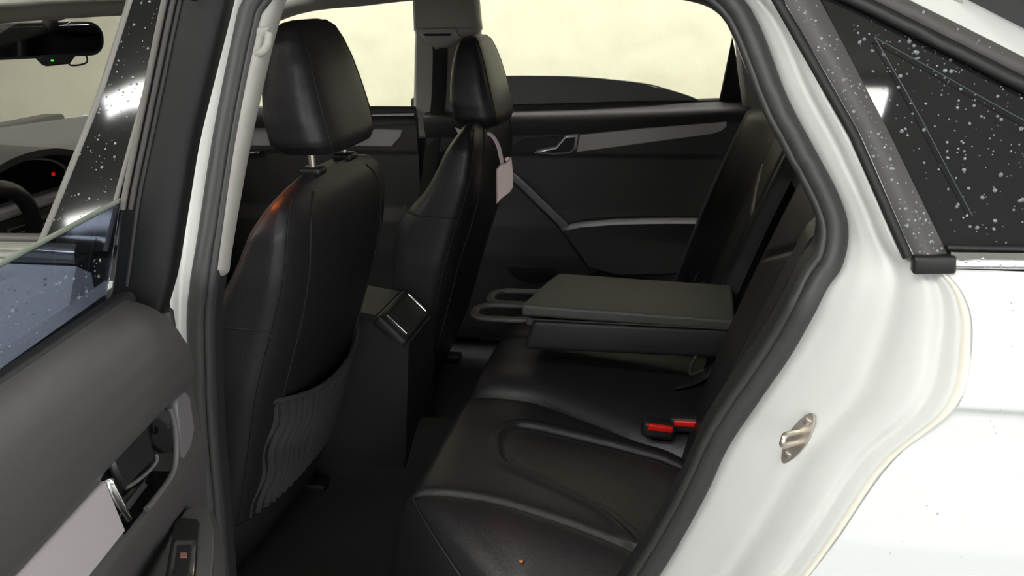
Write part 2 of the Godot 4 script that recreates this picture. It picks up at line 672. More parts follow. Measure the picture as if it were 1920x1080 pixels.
func car_body() -> void:
	var car := thing("car_body", "white saloon car body with its left rear doorway open and beads of water", "car", Vector3(0.2, 0, 0))
	# ---- white jamb around the doorway
	var A := seal_loop()
	var B := jamb_edge()
	var bump := func(t: float) -> float:
		return -0.007 * exp(-pow((t - 0.56) / 0.06, 2)) + 0.004 * exp(-pow((t - 0.3) / 0.1, 2)) - 0.009 * smoothstep(0.78, 0.83, t) * (1 - smoothstep(0.87, 0.9, t))
	var rows := []
	for k in 31:
		var t := k / 30.0
		var row := PackedVector3Array()
		for i in A.size():
			var q := A[i].lerp(B[i], t)
			q.z = lerpf(A[i].z - 0.006, B[i].z - 0.002, t * t * (3 - 2 * t)) + bump.call(t) * clampf(A[i].distance_to(B[i]) / 0.12, 0.2, 1.0)
			row.append(q)
		rows.append(row)
	var inner := PackedVector3Array()
	var under := PackedVector3Array()
	for i in A.size():
		inner.append(A[i] + Vector3(0, 0, -0.05))
		under.append(B[i] + Vector3(0, 0, -0.02))
	var all := [inner] + rows + [under]
	var js := loft(all, false)
	if (js.v[1] - js.v[0]).cross(js.v[2] - js.v[0]).z < 0:
		js.flip()
	var jamb := obj("door_jamb", js, M.jamb_paint, car)
	# the cream line of seam sealer just inside the skin edge
	var seam := func(u: float, v: float) -> Vector3:
		var f := lerpf(51.0, 111.0, u)
		var k := int(f)
		var a := A[k].lerp(A[k + 1], f - k)
		var b := B[k].lerp(B[k + 1], f - k)
		var t := lerpf(0.94, 0.99, v)
		var q := a.lerp(b, t)
		q.z = lerpf(a.z - 0.006, b.z - 0.002, t * t * (3 - 2 * t)) + 0.0008 + 0.0022 * sin(PI * v)
		return q
	obj("seam_sealer", grid(seam, 90, 6).flip(), M.sealer, jamb)
	# ---- rubber seal: a fat bulb and a lip inside it
	var up := PackedVector3Array()
	for i in A.size():
		up.append(Vector3(0, 0, 1))
	var seal := obj("door_seal", sweep(seal_loop(0.002, 0.006), circle(0.0125, 10, 0.012), up, true), M.rubber, car)
	obj("seal_lip", sweep(seal_loop(0.0155, -0.004), circle(0.0062, 8, 0.012), up, true), M.rubber, seal)
	# black lining from the seal into the cabin
	var i0 := seal_loop(0.016, -0.012)
	var i1 := seal_loop(0.0185, -0.03)
	var i2 := seal_loop(0.0185, -0.065)
	for i in i2.size():
		if i2[i].x < 0.3:
			i2[i] = i1[i].lerp(i2[i], 0.15)
	var lining := loft([i0, i1, i2], false)
	obj("side_trim", plate([[0.66, 0.5], [0.735, 0.78], [0.835, 0.97], [0.80, 1.05], [0.70, 1.28], [1.32, 1.28], [1.32, 0.5]], 0.012, 0.004, func(x, y, h): return Vector3(x, y, zb(y) - 0.075 + h), 4), M.dark_plastic, car)
	obj("doorway_lining", lining, M.dark_plastic, car)
	# grey pillar trim along the front of the doorway, with its coat hook
	var pt := curve(v3([[0.12, 1.315, 0.57], [0.092, 1.297, 0.574], [0.081, 1.274, 0.581], [0.067, 1.205, 0.612], [0.049, 1.089, 0.662], [0.036, 0.97, 0.712], [0.032, 0.925, 0.728]], zb), 60)
	var trim := obj("pillar_trim", sweep(pt, circle(0.0135, 10, 0.03), Vector3(-0.3, -0.35, -0.9), false, 0, func(t): return sqrt(clampf((1.02 - t) / 0.06, 0.05, 1.0))), M.trim_grey, car)
	var hk := rbox(Vector3(0.022, 0.03, 0.02), 0.008, func(p): return p + Vector3(0.008 * p.y / 0.015, 0, 0)).moved(Transform3D(Basis(), Vector3(0.074, 1.226, 0.622)))
	hk.add(tube([Vector3(0.066, 1.212, 0.63), Vector3(0.076, 1.206, 0.637), Vector3(0.088, 1.214, 0.635), Vector3(0.09, 1.232, 0.628)], 0.006, 12))
	obj("coat_hook", hk, M.trim_grey, trim)
	var ct := curve(v3([[0.655, 1.272], [0.68, 1.235], [0.72, 1.15], [0.758, 1.085]], zb), 30)
	var ct2 := PackedVector3Array()
	for q in ct:
		ct2.append(q + Vector3(0.006, 0, -0.014))
	obj("pillar_trim", sweep(ct2, circle(0.003, 8), Vector3(0, 0, 1)), M.trim_grey, car)
	# ---- skin behind the doorway
	var edge := []
	for i in range(53, 112):
		edge.append([B[i].y, B[i].x])
	edge.sort_custom(func(a, b): return a[0] < b[0])
	var qp := func(u: float, v: float) -> Vector3:
		var y := lerpf(0.31, 0.987, v)
		var x0 := soft(y, edge, 0.004)
		var x := lerpf(x0, 1.75, pow(u, 1.6))
		return Vector3(x, y, zs(y) - 0.05 * pow(maxf(0.0, x - 1.0), 2))
	var quarter := obj("quarter_panel", shell(qp, 60, 130, 0.004), M.paint, car)
	drops("water_drops", 80, func(a: float, b: float) -> Array:
		var y := lerpf(0.55, 0.985, sqrt(b))
		var x := soft(y, edge, 0.004) + 0.02 + a * 0.35
		return [Vector3(x, y, zs(y) - 0.05 * pow(maxf(0.0, x - 1.0), 2)), Vector3(0, 0.3, 1)], 0.0005, 0.0016, quarter)
	var sill := grid(func(u: float, v: float) -> Vector3: return Vector3(lerpf(-1.3, 0.72, u), lerpf(0.2, 0.3, v), 0.84), 4, 2)
	obj("sill_panel", sill, M.paint, car)
	# ---- roof and rear pillar
	var rl := curve(roof_line(), 66)
	var crown := curve(v3([[-0.56, 1.36, 0.0], [-0.45, 1.385, 0.0], [-0.3, 1.41, 0.0], [0.0, 1.432, 0.0], [0.3, 1.43, 0.0], [0.6, 1.405, 0.0], [0.85, 1.355, 0.0]], 0.0), 40)
	var rf := func(u: float, v: float) -> Vector3:
		var a := rl[clampi(int(round(lerpf(15, 45, u))), 0, 66)]
		var b := crown[int(round(u * 40))]
		var w := absf(v * 2 - 1)  # 1 at the rails
		var q := b.lerp(Vector3(a.x, a.y, 0), pow(w, 2.6))
		return Vector3(q.x, q.y, lerpf(1.0, -1.0, v) * a.z)
	obj("roof", shell(rf, 40, 40, 0.02), M.paint, car)
	for sd in [1.0, -1.0]:
		var sail := func(u: float, v: float) -> Vector3:
			var a := rl[int(round(lerpf(41, 66, u)))]
			return Vector3(a.x + 0.02 * v, a.y + 0.03 * sin(v * PI / 2) + 0.012 * v, sd * (a.z - 0.17 * v))
		var ss := shell(sail, 22, 8, 0.01)
		obj("rear_pillar", ss if sd > 0 else ss.flip(), M.paint, car)
	var rw := func(u: float, v: float) -> Vector3: return Vector3(lerpf(0.86, 1.3, u), lerpf(1.345, 1.03, u) + 0.03 * sin(v * PI), lerpf(0.54, -0.54, v) * lerpf(0.95, 1.05, u))
	obj("rear_window", shell(rw, 10, 12, 0.004), M.tinted, car)
	obj("boot_lid", box(Vector3(1.3, 0.9, -0.75), Vector3(1.85, 1.02, 0.72), 0.03), M.paint, car)
	# ---- side glass behind the doorway
	var on := func(x: float, y: float, h: float) -> Vector3: return Vector3(x, y, zs(y) - 0.012 + h)
	var quarter_glass := obj("quarter_window", plate([[0.775, 1.28], [0.915, 1.004], [1.02, 1.006], [1.3, 1.012], [1.15, 1.09], [0.996, 1.172], [0.88, 1.235]], 0.005, 0.001, on, 6), M.tinted_quarter, car)
	var fr := Shape.new()
	fr.add(tube(v3([[0.842, 1.222, 0.692], [0.888, 1.144, 0.728], [0.92, 1.085, 0.755], [0.945, 1.04, 0.774]], zs), 0.0006, 20))
	fr.add(tube(v3([[0.842, 1.222, 0.692], [0.9, 1.19, 0.706], [0.996, 1.136, 0.731], [1.16, 1.05, 0.77]], zs), 0.0006, 20))
	obj("glass_bead", fr, mat(Color(0.25, 0.31, 0.3), 0.3), quarter_glass)
	drops("water_drops", 330, func(a: float, b: float) -> Array:
		var y := lerpf(1.01, 1.24, b)
		var x := lookup(y, [[1.0, 0.935], [1.27, 0.80]]) + a * lookup(y, [[1.0, 0.34], [1.26, 0.02]])
		return [Vector3(x, y, zs(y) - 0.007), Vector3(0, 0.42, 1)], 0.0007, 0.0024, quarter_glass)
	var fm := func(u: float, v: float) -> Vector3:
		var y := lerpf(1.29, 0.997, v)
		var x := lerpf(lookup(y, [[0.997, 0.888], [1.122, 0.829], [1.29, 0.727]]), lookup(y, [[0.997, 0.923], [1.127, 0.857], [1.29, 0.768]]), 1 - u)
		return Vector3(x, y, zs(y) + 0.006 * sin(PI * clampf(u * 1.0, 0, 1)) - 0.001)
	var mould := obj("window_moulding", shell(fm, 10, 40, 0.012), M.moulding, car)
	drops("water_drops", 150, func(a: float, b: float) -> Array: return [fm.call(0.1 + 0.8 * a, b), Vector3(0, 0.42, 1)], 0.0008, 0.0022, mould)
	obj("moulding_end", rbox(Vector3(0.044, 0.02, 0.016), 0.004).moved(Transform3D(Basis(Vector3(0, 0, 1), 0.05), Vector3(0.906, 0.992, 0.797))), M.satin_black, mould)
	var gk := PackedVector3Array()
	for i in 41:
		gk.append(fm.call(1.0, i / 40.0) + Vector3(-0.006, -0.001, -0.004))
	obj("moulding_gasket", sweep(gk, circle(0.006, 8), Vector3(0, 0, 1)), M.rubber_dark, mould)
	var tm := curve(v3([[0.735, 1.292], [0.80, 1.272], [0.90, 1.222], [0.996, 1.172], [1.15, 1.092], [1.28, 1.022]], zs), 40)
	var tm2 := curve(v3([[0.735, 1.31], [0.80, 1.288], [0.90, 1.238], [0.996, 1.188], [1.15, 1.106], [1.29, 1.03]], zs), 40)
	obj("window_moulding", sweep(tm, circle(0.009, 8, 0.006), Vector3(0, 0.42, 0.9)), M.satin_black, car)
	var m2 := obj("window_moulding", sweep(tm2, circle(0.0115, 8, 0.007), Vector3(0, 0.42, 0.9)), M.moulding, car)
	drops("water_drops", 110, func(a: float, b: float) -> Array: return [tm2[int(6 + a * 30)] + Vector3(0.004 * b, 0.008 * (b - 0.5), 0.0065), Vector3(0, 0.42, 1)], 0.0008, 0.002, m2)
	var cs := curve(v3([[0.922, 0.997, 0.797], [1.1, 1.0, 0.793], [1.32, 1.005, 0.78]], zs), 20)
	var strip := obj("chrome_strip", sweep(cs, rrect(0.018, 0.008, 0.0035, 3), Vector3(0, 0.3, 1)), M.chrome, car)
	obj("strip_gasket", sweep(curve(v3([[0.92, 1.0085, 0.789], [1.1, 1.011, 0.786], [1.32, 1.017, 0.775]], zs), 10), circle(0.004), Vector3(0, 0, 1)), M.satin_black, strip)
	drops("water_drops", 60, func(a: float, b: float) -> Array: return [Vector3(0.93 + a * 0.2, 0.99 + 0.012 * b, 0.8025), Vector3(0, 0.2, 1)], 0.0008, 0.002, strip)
	# ---- the catch on the jamb
	var rot := Basis(Vector3(0, 0, 1), -0.42) * Basis(Vector3(0, 1, 0), -0.62)
	var sx := Transform3D(rot, Vector3(0.782, 0.779, 0.802))
	var oval := []
	for i in 20:
		var a := TAU * i / 20
		oval.append([0.0125 * cos(a) * (1.0 - 0.15 * absf(sin(a))), 0.036 * sin(a)])
	var strike := obj("door_striker", plate(oval, 0.004, 0.001, func(x, y, h): return sx * Vector3(x, y, h)), M.steel, car)
	obj("striker_bar", tube([sx * Vector3(-0.002, 0.007, 0), sx * Vector3(-0.002, 0.009, 0.036), sx * Vector3(0, 0.004, 0.042), sx * Vector3(0.002, -0.003, 0.038), sx * Vector3(0.002, -0.005, 0)], 0.0036, 24, false, Vector3(0.7, 0.1, 0.3)), M.steel, strike)
	for s in [1, -1]:
		obj("bolt", rbox(Vector3(0.008, 0.008, 0.003), 0.0012).moved(sx * Transform3D(Basis(), Vector3(0, s * 0.024, 0.0045))), M.steel, strike)
	# ---- floor, bulkheads, wheels
	obj("floor_pan", box(Vector3(-1.3, 0.22, -0.8), Vector3(1.7, 0.27, 0.72), 0.01), M.satin_black, car)
	obj("carpet", shell(func(u: float, v: float) -> Vector3: return Vector3(lerpf(-1.15, 0.25, u), 0.285 + 0.09 * exp(-pow(lerpf(0.7, -0.72, v) / 0.1, 2)), lerpf(0.7, -0.72, v)), 20, 40, 0.01), M.carpet, car)
	obj("firewall", box(Vector3(-1.32, 0.25, -0.75), Vector3(-1.25, 0.95, 0.75), 0.01), M.satin_black, car)
	obj("parcel_shelf", box(Vector3(0.98, 0.96, -0.62), Vector3(1.34, 0.98, 0.62), 0.006), M.headliner, car)
	for wx in [-1.55, 1.26]:
		for wz in [0.77, -0.77]:
			var wr := []
			for q in [[-0.1, 0.2], [-0.11, 0.29], [-0.085, 0.312], [0.085, 0.312], [0.11, 0.29], [0.1, 0.2]]:
				wr.append(super_ring(Vector3(wx, 0.312, wz + q[0]), Vector3(q[1], 0, 0), Vector3(0, q[1], 0), 2, 32))
			obj("wheel", loft(wr), M.tyre, car)
	# ---- far side: skin, pillars, roof lining
	obj("far_skin", box(Vector3(-1.3, 0.22, -0.9), Vector3(1.75, 0.93, -0.86), 0.02), M.paint, car)
	var hl := func(u: float, v: float) -> Vector3:
		var x := lerpf(-0.5, 0.95, u)
		var w := lerpf(-1.0, 1.0, v)
		return Vector3(x, lookup(x, [[-0.5, 1.262], [-0.3, 1.29], [0.0, 1.315], [0.6, 1.31], [0.95, 1.25]]) + 0.04 * (1 - w * w), w * 0.6)
	obj("headliner", shell(hl, 20, 16, 0.008), M.headliner, car)
	var hd := curve([Vector3(-0.5, 1.258, -0.6), Vector3(-0.55, 1.268, -0.3), Vector3(-0.56, 1.27, 0.0), Vector3(-0.55, 1.268, 0.3), Vector3(-0.5, 1.262, 0.6)], 24)
	obj("header_trim", sweep(hd, rrect(0.07, 0.035, 0.012), Vector3(0.3, 1, 0)), M.trim_grey, car)
	var rail := curve(v3([[-1.0, 0.96], [-0.7, 1.14], [-0.438, 1.252], [-0.203, 1.279], [0.0, 1.292], [0.4, 1.296], [0.62, 1.275], [0.72, 1.225], [0.79, 1.12]], zfar), 60)
	obj("roof_rail_trim", sweep(rail, circle(0.03, 10, 0.016), Vector3(0.05, 0.4, 0.9)), M.trim_grey, car)
	var rail2 := PackedVector3Array()
	for q in rail:
		rail2.append(Vector3(q.x, q.y + 0.04, -q.z))
	obj("roof_rail_trim", sweep(rail2.slice(0, 24), circle(0.03, 10, 0.016), Vector3(0.05, 0.4, -0.9)), M.trim_grey, car)
	var pl := func(x: float, y: float, h: float) -> Vector3: return Vector3(x, y, zfar(y) + h - 0.004)
	obj("far_pillar_trim", plate([[-0.096, 1.185], [0.085, 1.185], [0.088, 1.3], [-0.08, 1.3]], 0.03, 0.008, pl, 3), M.trim_grey, car)
	obj("far_pillar_trim", plate([[-0.141, 0.887], [0.01, 0.887], [0.05, 1.05], [0.085, 1.195], [-0.092, 1.195], [-0.137, 0.968]], 0.026, 0.008, pl, 3), M.trim_grey, car)
	obj("far_pillar_core", box(Vector3(-0.15, 0.27, -0.86), Vector3(0.03, 1.0, -0.745), 0.01), M.satin_black, car)
	obj("far_rear_pillar_trim", plate([[0.725, 1.2], [0.742, 1.08], [0.762, 0.98], [0.80, 0.965], [0.95, 0.96], [0.95, 1.2]], 0.04, 0.012, func(x, y, h): return Vector3(x, y, zfar(y) + h + 0.01), 3), M.trim_grey, car)
	obj("far_window_seal", plate([[0.725, 1.16], [0.77, 0.985], [0.70, 0.985]], 0.012, 0.003, func(x, y, h): return Vector3(x, y, zfar(y) + h - 0.01), 3), M.rubber_dark, car)
	obj("far_quarter_cover", box(Vector3(0.76, 0.9, -0.82), Vector3(1.4, 1.2, -0.79), 0.01), M.satin_black, car)
	var ws := func(u: float, v: float) -> Vector3: return Vector3(lerpf(-1.03, -0.5, u) - (0.24 * (1 - u) + 0.05 * u) * sin(v * PI), lerpf(0.955, 1.285, u), lerpf(0.79, -0.79, v) * lerpf(1.0, 0.78, u))
	obj("windscreen", shell(ws, 10, 16, 0.005), M.windscreen, car)


# ------------------------------------------------------------------ far doors
func far_doors() -> void:
	var prof := [[0.3, -0.715], [0.5, -0.715], [0.56, -0.705], [0.65, -0.705], [0.69, -0.72], [0.846, -0.722], [0.85, -0.715], [0.944, -0.714], [0.952, -0.702], [0.965, -0.694], [0.976, -0.698], [0.984, -0.716], [0.988, -0.745]]
	for which in 2:
		var x0 := [-1.1, -0.098][which] as float
		var x1 := [-0.125, 0.80][which] as float
		var d: Node3D
		if which == 0:
			d = thing("front_passenger_door", "closed black door panel seen beyond the empty front passenger seat, with a short grey inlay", "car door", Vector3(-0.6, 0.28, -0.8))
		else:
			d = thing("far_rear_door", "closed far rear door with black panel, chrome handle, long silver inlay and lowered dark glass", "car door", Vector3(0.35, 0.28, -0.8))
		var panel := func(u: float, v: float) -> Vector3:
			var x := lerpf(x0, x1, u)
			var y := lerpf(0.3, 0.988, v)
			var dy := (y - 0.944) * 0.0
			if y > 0.95:
				dy = (y - 0.95) / 0.038 * (lookup(x, [[-1.1, 0.93], [0.0, 0.968], [0.74, 0.993], [0.9, 0.996]]) - 0.988)
			# the padded roll hangs lower toward the hinge
			var hang := 0.0 if which == 0 else lookup(x, [[-0.1, 0.05], [0.33, 0.035], [0.74, 0.0]])
			var yy := y
			if y > 0.85:
				var b := 0.945 - hang
				yy = lerpf(0.85, 0.945, (y - 0.85) / (b - 0.85)) if y < b else lerpf(0.945, 0.988, (y - b) / (0.988 - b))
			return Vector3(x, y + dy, soft(yy, prof, 0.004))
		obj("door_panel", shell(panel, 40, 150, 0.03), M.soft_plastic, d)
		obj("door_shell", box(Vector3(x0, 0.3, -0.85), Vector3(x1, 0.94, -0.76), 0.01), M.paint, d)
		var on := func(x: float, y: float, h: float) -> Vector3: return Vector3(x, y, -0.7155 + h)
		var sill := curve(v3([[x0, lookup(x0, [[-1.1, 0.925], [-0.1, 0.965]]), -0.748], [(x0 + x1) / 2, lookup((x0 + x1) / 2, [[-0.6, 0.942], [0.35, 0.981]]), -0.748], [x1, [0.963, 0.995][which], -0.748]], 0.0), 12)
		obj("window_seal", sweep(sill, circle(0.008, 8), Vector3(0, 1, 0)), M.rubber_dark, d)
		if which == 0:
			obj("inlay", plate([[-0.9, 0.93], [-0.165, 0.914], [-0.172, 0.895], [-0.2, 0.866], [-0.9, 0.862]], 0.005, 0.002, on), M.inlay, d)
			obj("handle", plate([[-0.66, 0.835], [-0.6, 0.842], [-0.6, 0.85], [-0.66, 0.846]], 0.02, 0.003, on), M.chrome, d)
			continue
		obj("inlay", plate([[0.336, 0.906], [0.5, 0.924], [0.62, 0.935], [0.722, 0.943], [0.723, 0.932], [0.712, 0.919], [0.688, 0.91], [0.6, 0.897], [0.45, 0.874], [0.326, 0.857]], 0.006, 0.002, on), M.inlay, d)
		obj("handle_recess", plate([[0.18, 0.892], [0.335, 0.906], [0.318, 0.858], [0.17, 0.852], [0.13, 0.86]], 0.003, 0.001, on), M.rubber_dark, d)
		obj("handle", plate([[0.21, 0.855], [0.222, 0.864], [0.272, 0.875], [0.297, 0.905], [0.333, 0.908], [0.327, 0.868], [0.312, 0.856], [0.268, 0.852]], 0.022, 0.006, on), M.satin_chrome, d)
		obj("armrest", plate([[0.29, 0.655], [0.34, 0.668], [0.45, 0.68], [0.589, 0.686], [0.78, 0.69], [0.78, 0.57], [0.6, 0.535], [0.45, 0.525], [0.365, 0.545]], 0.065, 0.007, func(x, y, h): return Vector3(x, y, -0.715 + h), 2), M.soft_plastic, d)
		var ph := curve([Vector3(0.13, 0.80, -0.712), Vector3(0.165, 0.778, -0.69), Vector3(0.23, 0.72, -0.678), Vector3(0.295, 0.658, -0.672), Vector3(0.35, 0.58, -0.676), Vector3(0.38, 0.53, -0.69)], 40)
		obj("pull_handle", sweep(ph, rrect(0.024, 0.022, 0.006), Vector3(0.3, 0.3, 1)), M.soft_plastic, d)
		var spk := []
		for i in 24:
			var a := TAU * i / 24
			spk.append([0.2 + 0.085 * cos(a), 0.56 + 0.085 * sin(a)])
		obj("speaker_grille", plate(spk, 0.006, 0.004, func(x, y, h): return Vector3(x, y, -0.717 + h)), M.satin_black, d)
		var gl := func(x: float, y: float, h: float) -> Vector3: return Vector3(x, y, -0.758 + 0.42 * (y - 0.955) - h)
		var g := obj("window_glass", plate([[0.0, 0.93], [0.0, 1.056], [0.12, 1.059], [0.23, 1.059], [0.35, 1.055], [0.43, 1.048], [0.5, 1.039], [0.57, 1.021], [0.635, 0.999], [0.68, 0.975], [0.69, 0.93]], 0.004, 0.001, gl), M.tinted, d)
		obj("glass_edge", tube([gl.call(0.0, 1.057, 0.002), gl.call(0.12, 1.06, 0.002), gl.call(0.23, 1.06, 0.002), gl.call(0.35, 1.056, 0.002), gl.call(0.5, 1.04, 0.002), gl.call(0.57, 1.022, 0.002), gl.call(0.635, 1.0, 0.002), gl.call(0.68, 0.976, 0.002)], 0.0022, 40), M.glass_edge, g)


# ------------------------------------------------------------------ near front door (closed)
func front_door() -> void:
	var d := thing("driver_door", "closed white front door with a wet glossy black pillar strip and open window", "car door", Vector3(-0.6, 0.28, 0.8))
	var skin := func(u: float, v: float) -> Vector3:
		var y := lerpf(0.3, 0.958, v)
		return Vector3(lerpf(-1.15, lookup(y, [[0.3, -0.115], [0.7, -0.105], [0.96, -0.115]]), u), y, zs(y) + 0.004)
	var pn := obj("outer_panel", shell(skin, 30, 60, 0.05), M.paint, d)
	drops("water_drops", 120, func(a: float, b: float) -> Array:
		var y := lerpf(0.8, 0.95, b)
		return [Vector3(-0.36 + a * 0.24, y, zs(y) + 0.004), Vector3(0, 0.5, 1)], 0.0008, 0.0026, pn)
	obj("rear_edge", box(Vector3(-0.128, 0.3, 0.72), Vector3(-0.076, 0.965, 0.79), 0.01), M.rubber_dark, d)
	obj("inner_panel", box(Vector3(-1.1, 0.3, 0.69), Vector3(-0.13, 0.94, 0.78), 0.02), M.dark_plastic, d)
	obj("belt_strip", sweep(curve([Vector3(-1.1, 0.955, 0.806), Vector3(-0.6, 0.965, 0.807), Vector3(-0.118, 0.972, 0.807)], 12), circle(0.0135, 14, 0.006), Vector3(0, 0.4, 1)), M.chrome, d)
	obj("belt_seal", sweep(curve([Vector3(-1.1, 0.963, 0.79), Vector3(-0.6, 0.974, 0.79), Vector3(-0.118, 0.984, 0.788)], 12), circle(0.008), Vector3(0, 1, 0)), M.moulding, d)
	var L := [[0.96, -0.176], [0.985, -0.165], [1.153, -0.108], [1.277, -0.078], [1.34, -0.066]]
	var R := [[0.96, -0.085], [1.035, -0.073], [1.153, -0.05], [1.276, -0.028], [1.34, -0.018]]
	var ap := func(u: float, v: float) -> Vector3:
		var y := lerpf(0.975, 1.335, v)
		return Vector3(lerpf(soft(y, L, 0.02), soft(y, R, 0.02), u), y, zs(y) + 0.0003 * sin(PI * u))
	var strip := obj("pillar_strip", shell(ap, 8, 40, 0.006), M.gloss_black, d)
	drops("water_drops", 150, func(a: float, b: float) -> Array: return [ap.call(a, b), Vector3(0, 0.42, 1)], 0.0007, 0.002, strip)
	for k in 2:
		var e := PackedVector3Array()
		for i in 31:
			e.append(ap.call(float(k), i / 30.0) + Vector3([-0.004, 0.002][k], 0, [-0.006, 0.0][k]))
		obj("strip_lip", sweep(e, circle([0.0075, 0.0032][k] as float, 8), Vector3(0, 0, 1)), M.lip, strip)
	var back := func(u: float, v: float) -> Vector3:
		var q: Vector3 = ap.call(u * 0.8 + 0.1, v)
		return q + Vector3(0.0, 0, -0.012)
	obj("window_frame", shell(back, 4, 20, 0.04), M.satin_black, d)
	var e2 := PackedVector3Array()
	for i in 31:
		e2.append(ap.call(1.0, i / 30.0) + Vector3(0.012, 0, -0.022))
	obj("frame_seal", sweep(e2, circle(0.012, 8), Vector3(0, 0, 1)), M.rubber_dark, d)


# ------------------------------------------------------------------ the open rear door; local x from hinge to handle end, z away from the cabin
func rear_door() -> void:
	var d := thing("open_rear_door", "open rear door swung outward, charcoal padded panel, silver inlays, half-lowered tinted wet glass", "car door", Vector3(0.04, 0.0, 0.87), deg_to_rad(-80))
	var prof := [[0.3, 0.0], [0.45, 0.02], [0.6, 0.03], [0.70, 0.042], [0.76, 0.053], [0.79, 0.058], [0.797, 0.0535], [0.868, 0.0535], [0.874, 0.058], [0.89, 0.0625], [0.915, 0.0625], [0.935, 0.056], [0.952, 0.044], [0.963, 0.03], [0.970, 0.012], [0.972, -0.006]]
	var panel := func(u: float, v: float) -> Vector3:
		var y0 := lerpf(0.3, 0.972, v)
		var s0 := lookup(y0, [[0.3, 0.06], [0.72, 0.062], [0.80, 0.068], [0.87, 0.080], [0.90, 0.088], [0.97, 0.088]])
		var s := lerpf(s0, 0.95, pow(1 - u, 1.3))
		var y := lerpf(0.3, 0.972, v)
		var n := soft(y, prof, 0.003)
		var sl := (y - 0.803) / 0.064  # slanted well behind the latch lever
		var well := smoothstep(0.159, 0.163, s) * (1 - smoothstep(lerpf(0.292, 0.314, sl), lerpf(0.296, 0.318, sl), s)) * smoothstep(0.796, 0.8, y) * (1 - smoothstep(0.868, 0.872, y))
		n -= 0.02 * well
		var r := clampf((s - s0) / lerpf(0.006, 0.022, smoothstep(0.88, 0.94, y)), 0, 1)
		n = lerpf(-0.02, n, sqrt(1 - pow(1 - r, 2)))
		return Vector3(s, y - 0.012 * pow(1 - r, 2) * smoothstep(0.9, 0.972, y) + 0.03 * (s - 0.1) * smoothstep(0.6, 0.8, y), -n)
	obj("door_panel", shell(panel, 170, 170, 0.004), M.soft_plastic, d, true)
	var outer := func(u: float, v: float) -> Vector3:
		var y := lerpf(0.3, 0.965, v)
		return Vector3(lerpf(0.01, 1.0, u), y, 0.03 + 0.05 * sin(PI * clampf((y - 0.3) / 0.9, 0, 1)))
	obj("outer_panel", shell(outer, 10, 20, 0.02), M.paint, d, true)
	obj("door_edge", box(Vector3(0.012, 0.32, -0.015), Vector3(0.09, 0.95, 0.06), 0.012), M.satin_black, d, true)
	obj("edge_seal", sweep(curve([Vector3(0.05, 0.34, -0.018), Vector3(0.05, 0.7, -0.02), Vector3(0.05, 0.94, -0.018)], 20), circle(0.01), Vector3(0, 0, 1)), M.rubber, d, true)
	# window frame at the hinge side and along the top
	var fo := [[0.93, -0.045], [0.97, -0.032], [1.07, -0.005], [1.17, 0.03], [1.277, 0.067], [1.31, 0.08]]
	var fi := [[0.93, 0.01], [0.97, 0.03], [1.13, 0.075], [1.277, 0.13], [1.31, 0.142]]
	var rings := []
	for i in 21:
		var y := lerpf(0.94, 1.30, i / 20.0)
		var a := soft(y, fo, 0.02)
		var b := soft(y, fi, 0.02)
		rings.append(PackedVector3Array([Vector3(0.02, y, -a), Vector3(0.063, y, -a), Vector3(0.066, y, -a - 0.004), Vector3(0.067, y, -b + 0.006), Vector3(0.062, y, -b), Vector3(0.03, y, -b), Vector3(0.02, y, -b + 0.01)]))
	var frame := obj("window_frame", loft(rings), M.satin_black, d, true)
	for k in 3:
		var low := [1.062, 1.062, 0.975][k] as float
		var pth := PackedVector3Array()
		for i in 21:
			var y := lerpf(low, 1.30, i / 20.0)
			pth.append(Vector3(0.067, y, -soft(y, fo, 0.02) - [0.002, 0.011, 0.018][k]))
		obj("run_channel", sweep(pth, circle([0.0035, 0.003, 0.002][k] as float, 8), Vector3(0, 0, 1)), [M.lip, M.moulding, M.rubber][k], frame, true)
	var top := curve([Vector3(0.045, 1.30, -0.105), Vector3(0.2, 1.34, -0.125), Vector3(0.45, 1.345, -0.13), Vector3(0.68, 1.29, -0.11), Vector3(0.86, 1.0, -0.01)], 40)
	obj("frame_rail", sweep(top, rrect(0.05, 0.05, 0.01), Vector3(0, 1, 0.4)), M.satin_black, frame, true)
	# lowered glass
	var gp := func(x: float, y: float, h: float) -> Vector3: return Vector3(x, y, -(-0.01 + 0.3 * (y - 1.06)) + h)
	var poly := [[0.062, 0.95], [0.83, 0.98], [0.80, 1.02], [0.72, 1.044], [0.55, 1.06], [0.4, 1.066], [0.3, 1.067], [0.2, 1.068], [0.062, 1.07]]
	var g := obj("window_glass", plate(poly, 0.004, 0.001, gp), M.tinted_door, d, true)
	var ed := []
	for k in range(8, 1, -1):
		ed.append(gp.call(poly[k][0], poly[k][1] + 0.001, 0.002))
	obj("glass_edge", tube(ed, 0.0026, 40), M.glass_edge, g, true)
	var tf := d.transform
	drops("water_drops", 130, func(a: float, b: float) -> Array: return [tf * gp.call(0.09 + a * 0.35, 0.975 + b * 0.05, 0.0), tf.basis * Vector3(0, 0.2, -1)], 0.0008, 0.0026, g)
	obj("belt_seal", sweep(curve([Vector3(0.085, 0.965, 0.01), Vector3(0.4, 0.974, 0.01), Vector3(0.94, 0.99, 0.01)], 20), rrect(0.016, 0.026, 0.006), Vector3(0, 0.2, -1)), M.rubber_dark, d, true)
	# inlays, handle
	var on := func(x: float, y: float, h: float) -> Vector3: return Vector3(x, y + 0.03 * (x - 0.1), -0.0525 - h)
	obj("inlay", plate([[0.109, 0.86], [0.12, 0.87], [0.142, 0.87], [0.148, 0.865], [0.151, 0.806], [0.146, 0.802], [0.124, 0.806], [0.108, 0.82]], 0.006, 0.0015, on), M.small_inlay, d, true)
	obj("inlay", plate([[0.318, 0.865], [0.9, 0.858], [0.9, 0.83], [0.88, 0.80], [0.296, 0.802]], 0.005, 0.0015, on), M.inlay, d, true)
